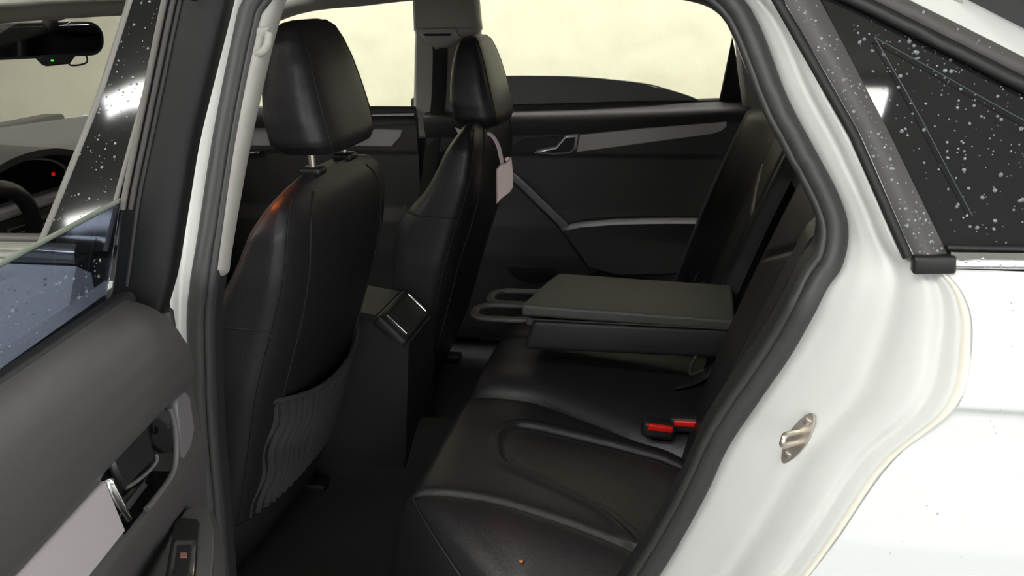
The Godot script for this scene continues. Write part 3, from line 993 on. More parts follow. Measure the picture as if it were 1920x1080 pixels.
	var rec := obj("handle_recess", plate([[0.168, 0.866], [0.178, 0.8695], [0.312, 0.866], [0.29, 0.8], [0.2, 0.802], [0.18, 0.808], [0.17, 0.822]], 0.0015, 0.0005, func(x, y, h): return on.call(x, y, h - 0.0185)), M.gloss_black, d, true)
	var w0 := PackedVector3Array()
	var w1 := PackedVector3Array()
	for q in [[0.158, 0.866], [0.164, 0.8725], [0.319, 0.871], [0.293, 0.796], [0.2, 0.7965], [0.174, 0.801], [0.16, 0.816]]:
		w0.append(on.call(q[0], q[1], 0.0012))
		w1.append(on.call(lerpf(q[0], 0.23, 0.1), lerpf(q[1], 0.835, 0.1), -0.017))
	obj("recess_wall", loft([w0, w1], false, false, FLAT), M.gloss_black, rec, true)
	obj("recess_rim", tube([on.call(0.25, 0.7985, 0.005), on.call(0.2, 0.8, 0.006), on.call(0.175, 0.806, 0.006), on.call(0.163, 0.826, 0.006), on.call(0.16, 0.85, 0.006), on.call(0.165, 0.87, 0.005)], 0.0032, 30), M.mid_plastic, rec, true)
	obj("latch_lever", plate([[0.205, 0.868], [0.275, 0.866], [0.262, 0.825], [0.2, 0.828]], 0.007, 0.003, func(x, y, h): return on.call(x, y, h - 0.012 + 0.09 * (0.24 - x))), M.satin_black, d, true)
	obj("lever_rim", tube([on.call(0.258, 0.826, -0.008), on.call(0.23, 0.824, -0.003), on.call(0.203, 0.826, 0.0), on.call(0.2, 0.834, 0.0)], 0.002, 16), M.mid_plastic, d, true)
	obj("chrome_bar", plate([[0.309, 0.864], [0.316, 0.864], [0.291, 0.808], [0.285, 0.808]], 0.009, 0.002, on), M.chrome, d, true)
	# armrest with the window switch
	var arm := [[0.145, 0.04], [0.13, 0.052], [0.127, 0.068], [0.135, 0.08], [0.151, 0.09], [0.204, 0.114], [0.27, 0.136], [0.45, 0.16], [0.8, 0.165], [0.8, 0.05], [0.45, 0.05], [0.27, 0.05], [0.205, 0.045]]
	obj("armrest", plate(arm, 0.16, 0.012, func(x, y, h): return Vector3(x + 0.06 * (0.16 - h), 0.582 + h + 0.02 * (x - 0.2), -y * lerpf(0.75, 1.0, h / 0.16)), 3), M.soft_plastic, d, true)
	var tp := func(x: float, y: float, h: float) -> Vector3: return Vector3(x, 0.742 + h + 0.02 * (x - 0.2), -y)
	var pn := obj("switch_plate", plate([[0.155, 0.053], [0.143, 0.06], [0.142, 0.07], [0.15, 0.078], [0.2, 0.101], [0.27, 0.122], [0.4, 0.143], [0.4, 0.066], [0.27, 0.066], [0.2, 0.056]], 0.002, 0.001, tp, 2), M.mid_plastic, d, true)
	obj("switch_well", plate([[0.168, 0.053], [0.17, 0.073], [0.18, 0.0795], [0.31, 0.1165], [0.31, 0.088], [0.18, 0.052]], 0.0032, 0.001, tp), M.rubber_dark, pn, true)
	var sw := plate([[0.222, 0.0695], [0.222, 0.0915], [0.231, 0.096], [0.285, 0.1115], [0.295, 0.1095], [0.295, 0.0885], [0.285, 0.0845], [0.23, 0.069]], 0.009, 0.002, tp)
	obj("switch_bezel", sw, M.chrome, d, true)
	obj("window_switch", plate([[0.2335, 0.0755], [0.2335, 0.0905], [0.285, 0.106], [0.298, 0.106], [0.298, 0.0925], [0.285, 0.0905]], 0.0105, 0.001, tp), M.dark_plastic, d, true)
	obj("switch_symbol", plate([[0.25, 0.085], [0.25, 0.0915], [0.259, 0.0945], [0.259, 0.088]], 0.0112, 0.0003, tp), mat(Color(0.6, 0.4, 0.38), 0.6), d, true)


# ------------------------------------------------------------------ front of the cabin
func front_of_cabin() -> void:
	var t := thing("dashboard", "charcoal dashboard with dark screen under an arched hood and pinkish silver trim", "dashboard", Vector3(-0.95, 0.28, 0))
	var top := func(u: float, v: float) -> Vector3:
		var z := lerpf(0.68, -0.68, v)
		var a := lookup(u, [[0.0, 0.0], [0.35, 0.38], [0.45, 0.6], [0.5, 0.8], [0.55, 1.0], [1.0, 1.0]])
		if u < 0.55:
			var f := u / 0.55
			return Vector3(lerpf(-1.06, -0.72, f) - 0.2 * cos(z * 2.0) * (1 - f), 0.955 + 0.012 * sin(f * PI) - 0.02 * smoothstep(0.85, 1.0, f), z)
		var f2 := (u - 0.55) / 0.45
		return Vector3(-0.72 + 0.02 * sin(f2 * PI) - 0.1 * smoothstep(0.3, 1.0, f2), lerpf(0.935, 0.5, f2), z)
	obj("top_pad", shell(top, 60, 40, 0.02), M.mid_plastic, t)
	# arched hood over the screen
	var hood := func(u: float, v: float) -> Vector3:
		var a := PI * u
		return Vector3(lerpf(-0.66, -0.9, v), 0.893 + 0.097 * pow(sin(a), 0.8) + 0.012 * v, 0.165 + 0.195 * cos(a))
	obj("screen_hood", shell(hood, 40, 12, 0.014), M.dark_plastic, t)
	var scr := func(x: float, y: float, h: float) -> Vector3: return Vector3(-0.715 + h, y, x)
	var face := []
	var rimp := []
	for k in 17:
		var a := PI * k / 16.0
		face.append([0.165 + 0.158 * cos(a), 0.893 + 0.074 * pow(sin(a), 0.85)])
		rimp.append(scr.call(0.165 + 0.16 * cos(a), 0.893 + 0.076 * pow(sin(a), 0.85), 0.012))
	obj("screen", plate(face, 0.008, 0.002, scr), M.screen, t)
	obj("screen_rim", tube(rimp, 0.0028, 40), M.lip, t)
	obj("warning_light", plate([[0.052, 0.919], [0.062, 0.919], [0.062, 0.926], [0.052, 0.926]], 0.0095, 0.0005, scr), M.red_lamp, t)
	obj("trim_bar", plate([[-0.6, 0.863], [-0.6, 0.885], [0.34, 0.885], [0.34, 0.863]], 0.022, 0.006, scr), M.inlay, t)
	obj("vent_panel", plate([[-0.1, 0.75], [-0.1, 0.86], [0.32, 0.86], [0.32, 0.75]], 0.014, 0.004, scr), M.dark_plastic, t)
	for k in 2:
		obj("air_vent", plate([[-0.06 + k * 0.16, 0.795], [-0.06 + k * 0.16, 0.848], [0.07 + k * 0.16, 0.848], [0.07 + k * 0.16, 0.795]], 0.018, 0.006, scr), M.satin_black, t)
		for j in 4:
			obj("slat", box(Vector3(-0.699, 0.80 + j * 0.013, -0.055 + k * 0.16), Vector3(-0.694, 0.804 + j * 0.013, 0.065 + k * 0.16), 0.001), M.mid_plastic, t)
	obj("trim_line", plate([[-0.1, 0.772], [-0.1, 0.777], [0.3, 0.777], [0.3, 0.772]], 0.018, 0.001, scr), M.inlay, t)
	obj("lower_panel", box(Vector3(-0.80, 0.4, -0.67), Vector3(-0.72, 0.76, 0.67), 0.03), M.dark_plastic, t)
	# steering wheel
	var cx := Transform3D(Basis(Vector3(0, 0, 1), deg_to_rad(-22)), Vector3(-0.688, 0.78, 0.37))
	var w := thing("steering_wheel", "black leather steering wheel with silver emblem, seen through the open front window", "steering wheel", cx.origin)
	var rim := []
	for i in 24:
		var a := TAU * i / 24
		rim.append(cx * Vector3(0, 0.186 * sin(a), 0.186 * cos(a)))
	obj("rim", tube(rim, 0.0165, 96, true, cx.basis.x, 12), M.leather, w)
	obj("hub", rbox(Vector3(0.055, 0.13, 0.15), 0.026, null, 4).moved(cx * Transform3D(Basis(), Vector3(-0.02, -0.005, 0))), M.dark_plastic, w)
	for sp in [[0.07, -0.01, 0.18, -0.02], [-0.07, -0.01, -0.18, -0.02], [0.0, -0.05, 0.0, -0.18]]:
		var a := cx * Vector3(-0.01, sp[1], sp[0])
		var b := cx * Vector3(-0.004, sp[3], sp[2])
		obj("spoke", sweep(curve([a, a.lerp(b, 0.5), b], 8), rrect(0.045, 0.018, 0.007), cx.basis.x), M.dark_plastic, w)
		obj("spoke_trim", sweep(curve([a.lerp(b, 0.1) + cx.basis.x * 0.01, a.lerp(b, 0.85) + cx.basis.x * 0.01], 4), rrect(0.012, 0.005, 0.002), cx.basis.x), M.inlay, w)
	for k in 4:
		var ring := []
		for i in 16:
			var a := TAU * i / 16
			ring.append(cx * Vector3(0.009, 0.011 * sin(a) + 0.0, 0.011 * cos(a) + 0.024 - 0.016 * k))
		obj("emblem_ring", tube(ring, 0.0016, 32, true, cx.basis.x, 6), M.chrome, w)
	# mirror
	var mx := Transform3D(Basis(Vector3(0, 1, 0), deg_to_rad(62)) * Basis(Vector3(1, 0, 0), 0.1), Vector3(-0.70, 1.2, 0.025))
	var mr := thing("rear_view_mirror", "black inside rear-view mirror hanging from the windscreen", "mirror", mx.origin)
	var rr := []
	for q in [[-0.03, 0.6], [-0.026, 0.85], [-0.012, 0.98], [0.0, 1.0], [0.004, 0.985]]:
		var ring := PackedVector3Array()
		for p in rrect(0.262 * q[1], 0.072 * q[1], 0.032 * q[1], 6):
			ring.append(mx * Vector3(p.x, p.y - 0.006 * p.x / 0.13 * 0.3, q[0]))
		rr.append(ring)
	obj("housing", loft(rr), M.dark_plastic, mr)
	var gl := []
	for p in rrect(0.248, 0.06, 0.027, 6):
		gl.append([p.x, p.y])
	obj("mirror_glass", plate(gl, 0.0025, 0.001, func(x, y, h): return mx * Vector3(x, y, 0.0032 + h)), M.mirror, mr)
	obj("sensor_pod", plate([[-0.02, -0.03], [0.07, -0.03], [0.05, -0.052], [0.0, -0.054]], 0.026, 0.005, func(x, y, h): return mx * Vector3(x, y, h - 0.022)), M.dark_plastic, mr)
	obj("status_light", rbox(Vector3(0.005, 0.003, 0.003), 0.001).moved(mx * Transform3D(Basis(), Vector3(0.01, -0.042, 0.005))), M.green_lamp, mr)
	obj("sensor_bracket", tube([mx * Vector3(0.062, -0.03, -0.012), mx * Vector3(0.09, -0.034, -0.012), mx * Vector3(0.092, -0.054, -0.012), mx * Vector3(0.055, -0.056, -0.012)], 0.002, 24, true), M.satin_black, mr)
	obj("stem", sweep(curve([Vector3(-0.705, 1.205, 0.015), Vector3(-0.69, 1.24, 0.01), Vector3(-0.62, 1.262, 0.0), Vector3(-0.57, 1.268, 0.0)], 16), rrect(0.03, 0.02, 0.008), Vector3(0.3, 1, 0)), M.mid_plastic, mr)
	# warm courtesy lamp in the roof
	var lp := Vector3(-0.13, 1.312, 0.5)
	var c := thing("courtesy_lamp", "small warm reading light under the roof lining above the front seats", "lamp", lp)
	obj("bezel", rbox(Vector3(0.1, 0.02, 0.1), 0.008).moved(Transform3D(Basis(), lp + Vector3(0, 0.006, 0))), M.trim_grey, c)
	obj("lens", rbox(Vector3(0.05, 0.008, 0.05), 0.003).moved(Transform3D(Basis(), lp + Vector3(0, -0.007, 0))), glow(Color(1.0, 0.55, 0.3), 1.0), c)
	var l := SpotLight3D.new()
	l.name = "light"
	l.light_color = Color(1.0, 0.5, 0.24)
	l.light_energy = 0.075
	l.light_size = 0.05
	l.spot_angle = 14.5
	l.spot_angle_attenuation = 0.8
	l.spot_range = 8.0
	l.shadow_enabled = true
	l.position = Vector3(0, -0.018, 0)
	c.add_child(l)
	l.look_at_from_position(lp + Vector3(0, -0.018, 0), Vector3(0.0, 0.985, 0.545), Vector3(0, 0, 1))


# ------------------------------------------------------------------ front seats
const XR := [[0.30, -0.11], [0.45, -0.047], [0.55, -0.016], [0.67, 0.02], [0.79, 0.062], [0.88, 0.082], [0.95, 0.086], [0.99, 0.078], [1.012, 0.062]]
const XF := [[0.30, -0.2], [0.45, -0.17], [0.6, -0.155], [0.70, -0.142], [0.745, -0.138], [0.79, -0.118], [0.845, -0.06], [0.9, -0.025], [0.95, 0.0], [0.99, 0.03], [1.012, 0.045]]
const SW := [[0.30, 0.2], [0.45, 0.225], [0.7, 0.247], [0.88, 0.243], [0.95, 0.235], [0.985, 0.212], [1.003, 0.16], [1.012, 0.08]]


func seat_ring(y: float, at: Vector3, n := 64, grow := 0.0) -> PackedVector3Array:
	var xr := soft(y, XR, 0.015) + grow
	var xf := soft(y, XF, 0.02) - grow
	var w := soft(y, SW, 0.006) + grow
	return super_ring(Vector3((xr + xf) / 2, y, 0) + at, Vector3((xr - xf) / 2, 0, 0), Vector3(0, 0, w), lerpf(4.0, 2.8, smoothstep(0.93, 1.01, y)), n)


func front_seat(called: String, label: String, at: Vector3, head_dy: float, net: bool) -> Node3D:
	var s := thing(called, label, "car seat", at + Vector3(-0.2, 0.29, 0))
	var rings := []
	for i in 61:
		rings.append(seat_ring(lerpf(0.34, 1.012, 1 - pow(1 - i / 60.0, 1.35)), at))
	var back := obj("backrest", loft(rings), M.leather, s)
	# seams: around the rear panel and across the bolsters
	for k in [[5, 0.97], [11, 0.97], [-5, 0.97], [26, 0.8]]:
		var path := PackedVector3Array()
		for i in 50:
			var y := lerpf(0.45, k[1] + 0.02, i / 49.0)
			var r := seat_ring(y, at, 64, 0.0006)
			var f := posmod(k[0], 64)
			path.append(r[f])
		obj("seam", sweep(path, circle(0.0016, 6), Vector3(0.3, 0.2, 1)), M.thread, back)
	for y in [0.80]:
		var path := PackedVector3Array()
		var r := seat_ring(y, at, 64, 0.0006)
		for f in range(11, 27):
			path.append(r[f] + Vector3(0, 0.02 * (f - 11) / 16.0, 0))
		obj("seam", sweep(path, circle(0.0016, 6), Vector3(0, 1, 0)), M.thread, back)
	# headrest
	var hr := []
	var hp := [[0.0, 0.024, 0.094, 0.075], [0.004, 0.008, 0.103, 0.108], [0.02, -0.008, 0.108, 0.127], [0.06, -0.014, 0.1, 0.13], [0.1, -0.013, 0.09, 0.124], [0.14, -0.008, 0.079, 0.113], [0.17, -0.001, 0.068, 0.101], [0.19, 0.007, 0.058, 0.088], [0.199, 0.016, 0.048, 0.07], [0.2025, 0.026, 0.04, 0.045]]
	for i in 37:
		var t := i / 36.0 * (hp.size() - 1)
		var k := mini(int(t), hp.size() - 2)
		var q := []
		for j in 4:
			q.append(lerpf(hp[k][j], hp[k + 1][j], t - k))
		hr.append(super_ring(at + Vector3((q[1] + q[2]) / 2, 1.04 + q[0] + head_dy, 0), Vector3((q[2] - q[1]) / 2, 0, 0), Vector3(0, 0, q[3]), 3.6, 64))
	var head := obj("headrest", loft(hr), M.leather, s)
	for f in [7, -7]:
		var path := PackedVector3Array()
		for i in range(3, 34):
			path.append(hr[i][posmod(f, 64)])
		obj("seam", sweep(path, circle(0.0016, 6), Vector3(0.3, 0.2, 1)), M.thread, head)
	for z in [-0.07, 0.07]:
		obj("headrest_post", tube([at + Vector3(0.055, 0.99, z), at + Vector3(0.054, 1.055 + head_dy, z)], 0.006, 4), M.steel, s)
		obj("post_sleeve", rbox(Vector3(0.036, 0.014, 0.034), 0.006).moved(Transform3D(Basis(), at + Vector3(0.055, 1.013, z))), M.satin_black, s)
	# cushion, side cover, runners
	var cr := []
	for q in [[-0.60, 0.40, 0.03, 0.19], [-0.585, 0.41, 0.055, 0.225], [-0.5, 0.42, 0.085, 0.25], [-0.3, 0.41, 0.09, 0.255], [-0.18, 0.4, 0.09, 0.25], [-0.12, 0.4, 0.08, 0.235]]:
		cr.append(super_ring(at + Vector3(q[0], q[1], 0), Vector3(0, q[2], 0), Vector3(0, 0, q[3]), 3.2, 40))
	obj("seat_cushion", loft(cr), M.leather, s)
	obj("seat_base", rbox(Vector3(0.42, 0.07, 0.4), 0.02).moved(Transform3D(Basis(), at + Vector3(-0.33, 0.325, 0))), M.dark_plastic, s)
	for z in [-0.18, 0.18]:
		obj("seat_runner", box(at + Vector3(-0.55, 0.29, z - 0.02), at + Vector3(-0.08, 0.31, z + 0.02), 0.004), M.satin_black, s)
	if net:
		# elastic map net: pleated cloth hung between the seat's rear corners
		var pocket := func(u: float, v: float) -> Vector3:
			var z := lerpf(0.205, -0.215, u)
			var ytop := 0.668 - 0.034 * sin(PI * u)
			var y := lerpf(0.445, ytop, v)
			var base := soft(y, XR, 0.015) * 1.0
			var cornerin := 0.03 * pow(absf(z) / 0.21, 4)
			var belly := 0.022 * sin(PI * u) * (0.35 + 0.65 * v)
			var pleat := 0.004 * sin(u * TAU * 22.0 + 2.2 * sin(v * 13.0 + u * 5.0) + 0.8 * sin(u * 31.0)) * (1 - 0.75 * smoothstep(0.93, 0.97, v))
			return at + Vector3(base + 0.006 - cornerin + belly + pleat, y, z)
		var nt := obj("map_net", shell(pocket, 260, 50, 0.003), M.net, s)
		var hem := PackedVector3Array()
		for i in 41:
			hem.append(pocket.call(i / 40.0, 1.0))
		obj("elastic_hem", sweep(hem, circle(0.0045, 8), Vector3(0, 1, 0)), M.net, nt)
		obj("back_panel", loft([seat_ring(0.36, at, 64, 0.003), seat_ring(0.42, at, 64, 0.004), seat_ring(0.445, at, 64, 0.002)]), M.dark_plastic, s)
	return s


func seats() -> void:
	front_seat("driver_seat", "black leather front seat nearest the open doorway, with a pleated map net on its back", Vector3(0, 0, 0.37), 0.0, true)
	front_seat("passenger_seat", "black leather front seat on the far side, a pale tag hanging from its headrest", Vector3(0.1, 0, -0.375), -0.058, false)


# ------------------------------------------------------------------ rear bench
func rear_seat() -> void:
	var s := thing("rear_bench", "black leather rear bench seat with sewn cushions and raked backrest", "car seat", Vector3(0.45, 0.29, 0))
	var ZI := [[0.15, 0.15], [0.224, 0.153], [0.354, 0.158], [0.467, 0.213], [0.571, 0.272], [0.675, 0.292], [0.75, 0.295]]
	var px := [[0.0, 0.165, 0.3], [0.16, 0.188, 0.4], [0.25, 0.2, 0.46], [0.3, 0.21, 0.492], [0.345, 0.228, 0.511], [0.4, 0.262, 0.519], [0.5, 0.36, 0.516], [0.75, 0.55, 0.503], [1.0, 0.72, 0.49]]
	var PX := []
	var PY := []
	for q in px:
		PX.append([q[0], q[1]])
		PY.append([q[0], q[2]])
	var S1 := flatcurve([[0.15, 0.552], [0.216, 0.552], [0.338, 0.553], [0.47, 0.585], [0.595, 0.637], [0.7, 0.7]], 24)
	var S2 := flatcurve([[0.68, 0.37], [0.547, 0.334], [0.44, 0.31], [0.36, 0.298], [0.336, 0.33], [0.34, 0.377], [0.361, 0.432], [0.418, 0.469], [0.53, 0.535], [0.594, 0.61]], 40)
	var poly := PackedVector2Array(S2)
	poly.append(Vector2(0.72, 0.62))
	poly.append(Vector2(0.72, 0.37))
	var cushion := func(u: float, v: float) -> Vector3:
		var x := soft(u, PX, 0.02)
		var y := soft(u, PY, 0.02)
		var zi := soft(x, ZI, 0.03)
		var z := lerpf(0.685, zi, v)
		var p := Vector2(x, z)
		var d1 := seg_dist(p, S1)
		var d2 := seg_dist(p, S2)
		var s1z := 0.0
		for i in S1.size() - 1:
			if x >= S1[i].x and x <= S1[i + 1].x:
				s1z = lerpf(S1[i].y, S1[i + 1].y, (x - S1[i].x) / maxf(1e-5, S1[i + 1].x - S1[i].x))
		var over := maxf(0.0, z - s1z)
		var front := smoothstep(0.2, 0.24, x)
		# outboard bolster rolls down past its seam, and sets back from the front edge
		y -= over * over * 3.2 + over * 0.12
		x += (over * 0.75 + over * over * 3.0) * (1.0 - smoothstep(0.22, 0.56, x))
		y += 0.007 * (1 - exp(-d1 / 0.014)) * front - 0.007 * exp(-pow(d1 / 0.006, 2)) * front
		y += 0.004 * (1 - exp(-absf(z - zi) / 0.02)) - 0.004
		y -= 0.022 * exp(-(z - zi) / 0.016) * front
		if Geometry2D.is_point_in_polygon(p, poly):
			y -= 0.006 * smoothstep(0.0, 0.012, d2)
		y -= 0.006 * exp(-pow(d2 / 0.005, 2))
		y += 0.004 * exp(-pow((d2 - 0.014) / 0.008, 2)) * (0.0 if Geometry2D.is_point_in_polygon(p, poly) else 1.0)
		y -= 0.03 * smoothstep(0.6, 0.72, x) * (1 - smoothstep(0.3, 0.45, z))
		return Vector3(x, y, z)
	obj("cushion", shell(cushion, 150, 190, 0.012), M.leather, s)
	var piping := PackedVector3Array()
	for k in 40:
		piping.append(cushion.call(0.335 - 0.03 * k / 39.0, lerpf(0.235, 0.0, k / 39.0)) + Vector3(-0.001, 0.001, 0.001))
	obj("piping", sweep(piping, circle(0.0028, 8), Vector3(0, 1, 0)), M.leather, s)
	obj("cushion", grid(func(u: float, v: float) -> Vector3:
		var q: Vector3 = cushion.call(u, v)
		return Vector3(q.x, q.y, -q.z), 60, 70), M.leather, s)
	var mid := func(u: float, v: float) -> Vector3:
		var x := soft(u, PX, 0.02)
		var y := soft(u, PY, 0.02)
		var zi := soft(x, ZI, 0.03)
		var w := lerpf(1.0, -1.0, v)
		var front := smoothstep(0.2, 0.24, x)
		y += front * (0.016 - 0.034 * pow(absf(w), 14) - 0.014 * pow(absf(w), 4) + 0.012 * (1 - w * w))
		return Vector3(x + 0.004, y, w * zi)
	obj("cushion", shell(mid, 100, 90, 0.01), M.leather, s)
	obj("bench_base", box(Vector3(0.25, 0.272, -0.66), Vector3(0.7, 0.42, 0.57), 0.02), M.carpet, s)
	# backrest; f(z, y) is how far it stands forward of the raked plane
	var rest := func(z: float, y: float) -> Vector3:
		var a := absf(z)
		var f := (0.075 if z < 0 else 0.045) * smoothstep(0.42, 0.58, a) - 0.006 * exp(-pow((a - 0.43) / 0.008, 2)) * smoothstep(0.52, 0.6, y)
		f += 0.012 * (1 - pow(clampf((a - 0.285) / 0.15, -1, 1), 4)) - 0.01 * exp(-pow((a - 0.175) / 0.006, 2))
		f += 0.008 * sin(PI * clampf((y - 0.5) / 0.5, 0, 1))
		f -= 0.008 * exp(-pow((y - 0.86 - 0.35 * (a - 0.29)) / 0.006, 2)) * (1 - smoothstep(0.4, 0.43, a)) * smoothstep(0.17, 0.2, a)
		f -= 0.05 * smoothstep(0.97, 1.03, y)
		f -= 0.03 * (1 - smoothstep(0.125, 0.15, a))
		return Vector3(0.735 + 0.37 * (y - 0.68) - f, y, z)
	for sd in [1.0, -1.0]:
		var bk := func(u: float, v: float) -> Vector3: return rest.call(sd * lerpf(0.128, 0.655 if sd < 0 else 0.628, u if sd > 0 else 1 - u), lerpf(0.46, 1.03, v))
		obj("backrest", shell(bk, 110, 110, 0.09), M.leather, s)
	obj("backrest_recess", shell(func(u: float, v: float) -> Vector3: return Vector3(0.80 + 0.36 * (lerpf(0.5, 0.9, v) - 0.68), lerpf(0.5, 0.9, v), lerpf(-0.126, 0.126, u)), 6, 10, 0.02), M.dark_plastic, s)
	obj("backrest", shell(func(u: float, v: float) -> Vector3: return rest.call(lerpf(-0.126, 0.126, u), lerpf(0.9, 1.03, v)) + Vector3(-0.012 * sin(PI * v), 0, 0), 30, 20, 0.08), M.leather, s)
	for z in [-0.26, 0.26]:
		obj("pull_loop", tube([Vector3(0.665, 0.655, z - 0.02), Vector3(0.655, 0.635, z - 0.008), Vector3(0.658, 0.63, z + 0.01), Vector3(0.68, 0.645, z + 0.02)], 0.003, 16), M.webbing, s)
	# ---- folded-down armrest
	var a := thing("armrest_box", "folded-down rear centre armrest with grey-green lid and cup holder slid out", "armrest", Vector3(0.54, 0.53, 0))
	var body := func(p: Vector3) -> Vector3: return Vector3(p.x + (0.012 if p.x < 0 else 0.0) * (p.y / 0.035), p.y + 0.006 * p.x, p.z * (1.0 + 0.5 * p.y))
	obj("body", rbox(Vector3(0.40, 0.066, 0.212), 0.012, body).moved(Transform3D(Basis(), Vector3(0.535, 0.628, 0.0))), M.dark_plastic, a)
	obj("lid", rbox(Vector3(0.39, 0.024, 0.226), 0.0065, func(p): return p + Vector3(-0.02 * p.z / 0.11 * (1 if p.x < 0 else 0), -0.006 * p.x / 0.19 + 0.004 * (1 - pow(p.z / 0.113, 2)), 0), 4, 4).moved(Transform3D(Basis(), Vector3(0.54, 0.674, 0.0))), M.armrest, a)
	obj("lid_seam", tube([Vector3(0.345, 0.6625, 0.1125), Vector3(0.54, 0.6625, 0.1135), Vector3(0.73, 0.6615, 0.1125)], 0.0022, 10), M.rubber_dark, a)
	var cup := Shape.new()
	for z in [-0.052, 0.046]:
		var ring := PackedVector3Array()
		for p in rrect(0.125, 0.088, 0.034, 6):
			ring.append(Vector3(0.285 + p.x - 0.006 * z / 0.05, 0.652, z + p.y))
		var ups := PackedVector3Array()
		for i in ring.size():
			ups.append(Vector3(0, 1, 0))
		cup.add(sweep(ring, rrect(0.018, 0.009, 0.003, 2), ups, true))
	cup.add(box(Vector3(0.33, 0.642, -0.098), Vector3(0.37, 0.66, 0.094), 0.004))
	obj("cup_holder", cup, M.soft_plastic, a)


# ------------------------------------------------------------------ console between the front seats
func console() -> void:
	var c := thing("centre_console", "black console end between the front seats with a chrome-framed air vent", "console", Vector3(-0.1, 0.3, 0))
	var rings := []
	var side := func(y: float) -> float: return 0.115 - 0.056 * (y - 0.3)
	for q in [[-0.62, -0.62, 0.5], [-0.4, -0.4, 0.6], [-0.2, -0.2, 0.645], [-0.06, -0.06, 0.655], [0.055, 0.012, 0.645], [0.066, 0.082, 0.588]]:
		var ring := PackedVector3Array()
		for p in [[q[0], 0.3, 1], [q[1] + 0.002, q[2] - 0.013, 1], [q[1], q[2], 0.86]]:
			ring.append(Vector3(p[0], p[1], side.call(p[1]) * p[2]))
		for k in [2, 1, 0]:
			ring.append(ring[k] * Vector3(1, 1, -1))
		rings.append(ring)
	var sh := loft(rings)
	for i in sh.g.size():
		sh.g[i] = FLAT
	obj("body", sh, M.dark_plastic, c)
	var fx := Transform3D(Basis(Vector3(0, 0, -1), Vector3(-0.725, 0.69, 0).normalized(), Vector3(0.69, 0.725, 0).normalized()), Vector3(0.0515, 0.621, 0.006))
	obj("vent_housing", rbox(Vector3(0.185, 0.084, 0.03), 0.01).moved(fx * Transform3D(Basis(), Vector3(0, 0, -0.012))), M.dark_plastic, c)
	var fr := PackedVector3Array()
	var ups := PackedVector3Array()
	for p in rrect(0.15, 0.064, 0.006, 3):
		fr.append(fx * Vector3(p.x, p.y, 0.003))
		ups.append(fx.basis.z)
	obj("vent_frame", sweep(fr, rrect(0.006, 0.006, 0.0015, 2), ups, true), M.satin_black, c)
	obj("vent_flap", plate([[-0.072, -0.03], [0.072, -0.03], [0.072, 0.03], [-0.072, 0.03]], 0.003, 0.001, func(x, y, h): return fx * Vector3(x, y, h - 0.004 * (1.0 - pow(x / 0.072, 2))), 6), M.gloss_black, c)
	obj("chrome_edge", rbox(Vector3(0.003, 0.056, 0.005), 0.0012).moved(fx * Transform3D(Basis(), Vector3(-0.073, 0, 0.005))), M.chrome, c)
	obj("chrome_edge", rbox(Vector3(0.007, 0.056, 0.006), 0.002).moved(fx * Transform3D(Basis(Vector3(0, 1, 0), 0.5), Vector3(0.073, 0, 0.0055))), M.chrome, c)


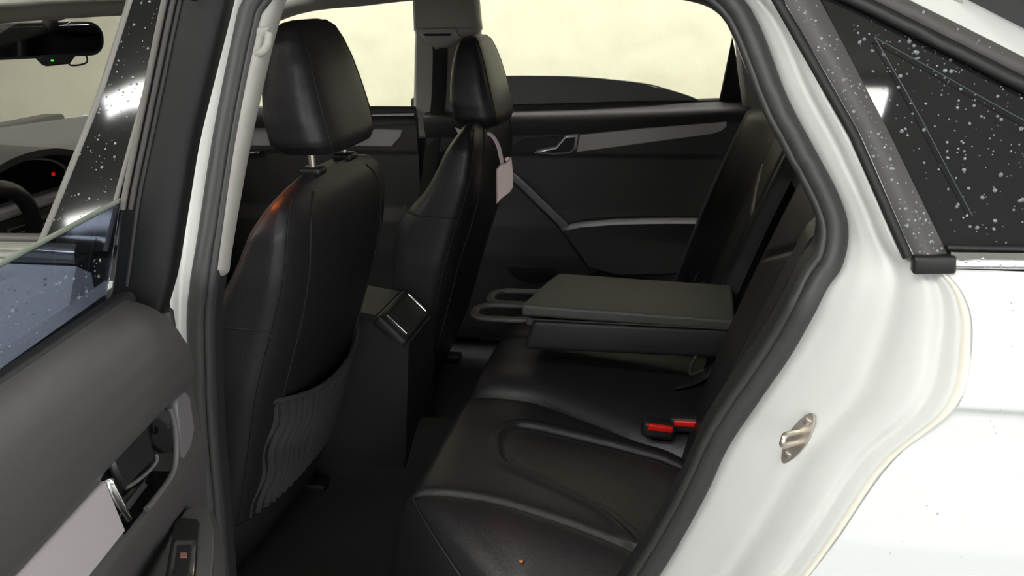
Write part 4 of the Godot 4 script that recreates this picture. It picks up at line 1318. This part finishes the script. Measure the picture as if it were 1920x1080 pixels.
# ------------------------------------------------------------------ loose and small things
func small_things() -> void:
	# seat belt on the far pillar
	var b := thing("seat_belt", "dark seat belt hanging down the far grey door pillar from its grey guide", "seat belt", Vector3(-0.06, 0.88, -0.7))
	var pth := curve([Vector3(-0.028, 1.15, zfar(1.15) + 0.034), Vector3(-0.03, 1.12, zfar(1.12) + 0.036), Vector3(-0.056, 0.99, zfar(0.99) + 0.036), Vector3(-0.08, 0.87, zfar(0.87) + 0.04), Vector3(-0.12, 0.62, -0.69)], 24)
	obj("webbing", sweep(pth, rrect(0.042, 0.0024, 0.001, 2), Vector3(0, 0.4, 1)), M.webbing, b)
	obj("belt_guide", plate([[-0.085, 1.19], [0.02, 1.19], [0.03, 1.165], [0.0, 1.14], [-0.04, 1.134], [-0.06, 1.15], [-0.075, 1.172]], 0.022, 0.008, func(x, y, h): return Vector3(x, y, zfar(y) + 0.02 + h)), M.trim_grey, b)
	obj("guide_slot", plate([[-0.065, 1.178], [0.01, 1.178], [0.008, 1.172], [-0.06, 1.172]], 0.003, 0.001, func(x, y, h): return Vector3(x, y, zfar(y) + 0.0415 + h)), M.rubber_dark, b)
	# tag
	var t := thing("hanging_tag", "pale pinkish cloth tag on a white ribbon tied under the far headrest", "tag", Vector3(0.2, 0.8, -0.27))
	obj("ribbon", sweep(curve([Vector3(0.128, 0.975, -0.285), Vector3(0.155, 0.972, -0.27), Vector3(0.188, 0.97, -0.262), Vector3(0.205, 0.945, -0.262), Vector3(0.212, 0.912, -0.264), Vector3(0.214, 0.9, -0.266)], 30), rrect(0.0105, 0.0016, 0.0006, 1), Vector3(0.4, 0.75, 0.6)), M.ribbon, t)
	var tg := func(x: float, y: float, h: float) -> Vector3: return Vector3(0.2165 + x + 0.4 * h, y + 0.15 * x, -0.262 + h - 0.25 * x + 0.03 * sin((y - 0.86) * 22.0) * 0.12)
	obj("tag", plate([[-0.016, 0.893], [-0.008, 0.902], [0.006, 0.905], [0.018, 0.917], [0.021, 0.88], [0.02, 0.845], [0.012, 0.835], [-0.006, 0.824], [-0.018, 0.813], [-0.018, 0.84]], 0.006, 0.002, tg, 3), M.tag, t)
	obj("knot", rbox(Vector3(0.012, 0.012, 0.006), 0.003).moved(Transform3D(Basis(Vector3(0, 0, 1), 0.5), Vector3(0.226, 0.912, -0.266))), M.tag, t)
	obj("ribbon_end", plate([[0.104, 0.984], [0.122, 0.978], [0.13, 0.962], [0.11, 0.952], [0.113, 0.966]], 0.004, 0.001, func(x, y, h): return Vector3(x, y, -0.27 + h)), M.white_tag, t)
	# buckles
	for k in 2:
		var at := [Vector3(0.602, 0.522, 0.27), Vector3(0.652, 0.526, 0.246)][k] as Vector3
		var bs := Basis(Vector3(0, 1, 0), [0.15, -0.1][k]) * Basis(Vector3(0, 0, 1), [-0.15, 0.05][k])
		var o := thing("belt_buckle", ["black seat belt buckle with a thin red button, farther from the backrest", "black seat belt buckle with a wide red button, right against the backrest"][k], "seat belt buckle", at - Vector3(0, 0.02, 0), 0, "belt buckles in the rear seat")
		var xf := Transform3D(bs, at)
		obj("housing", rbox(Vector3(0.058, 0.03, 0.034), 0.008).moved(xf), M.dark_plastic, o)
		obj("button", rbox(Vector3(0.044, 0.012, 0.012), 0.003).moved(xf * Transform3D(Basis(), Vector3(0.002, 0.008 - 0.003 * k, 0.0135))), M.red, o)
	var st := thing("buckle_strap", "dark webbing strap and anchor at the back of the centre seat under the armrest", "seat belt", Vector3(0.67, 0.5, 0.02))
	obj("webbing", sweep(curve([Vector3(0.70, 0.58, 0.03), Vector3(0.685, 0.54, 0.04), Vector3(0.66, 0.525, 0.06), Vector3(0.62, 0.522, 0.09)], 14), rrect(0.045, 0.003, 0.001, 1), Vector3(-0.7, 1, 0)), M.webbing, st)
	# crumb
	var cr := obj("crumb", rbox(Vector3(0.006, 0.004, 0.005), 0.0018, func(p): return p + Vector3(0.15 * p.y, 0, 0.2 * p.x)).moved(Transform3D(Basis(), Vector3(0.424, 0.4835, 0.662))), M.crumb)
	cr.set_meta("label", "tiny orange-brown crumb lying on the near edge of the rear cushion")
	cr.set_meta("category", "crumb")
	# mats
	var m := obj("floor_mat", shell(func(u: float, v: float) -> Vector3: return Vector3(lerpf(-0.22, 0.17, u), 0.293 + 0.006 * pow(absf(v * 2 - 1), 8) + 0.004 * sin(u * 9.0), lerpf(0.64, 0.16, v)), 24, 24, 0.006), M.carpet)
	m.set_meta("label", "dark carpet mat in the rear footwell behind the nearer front seat")
	m.set_meta("category", "floor mat")
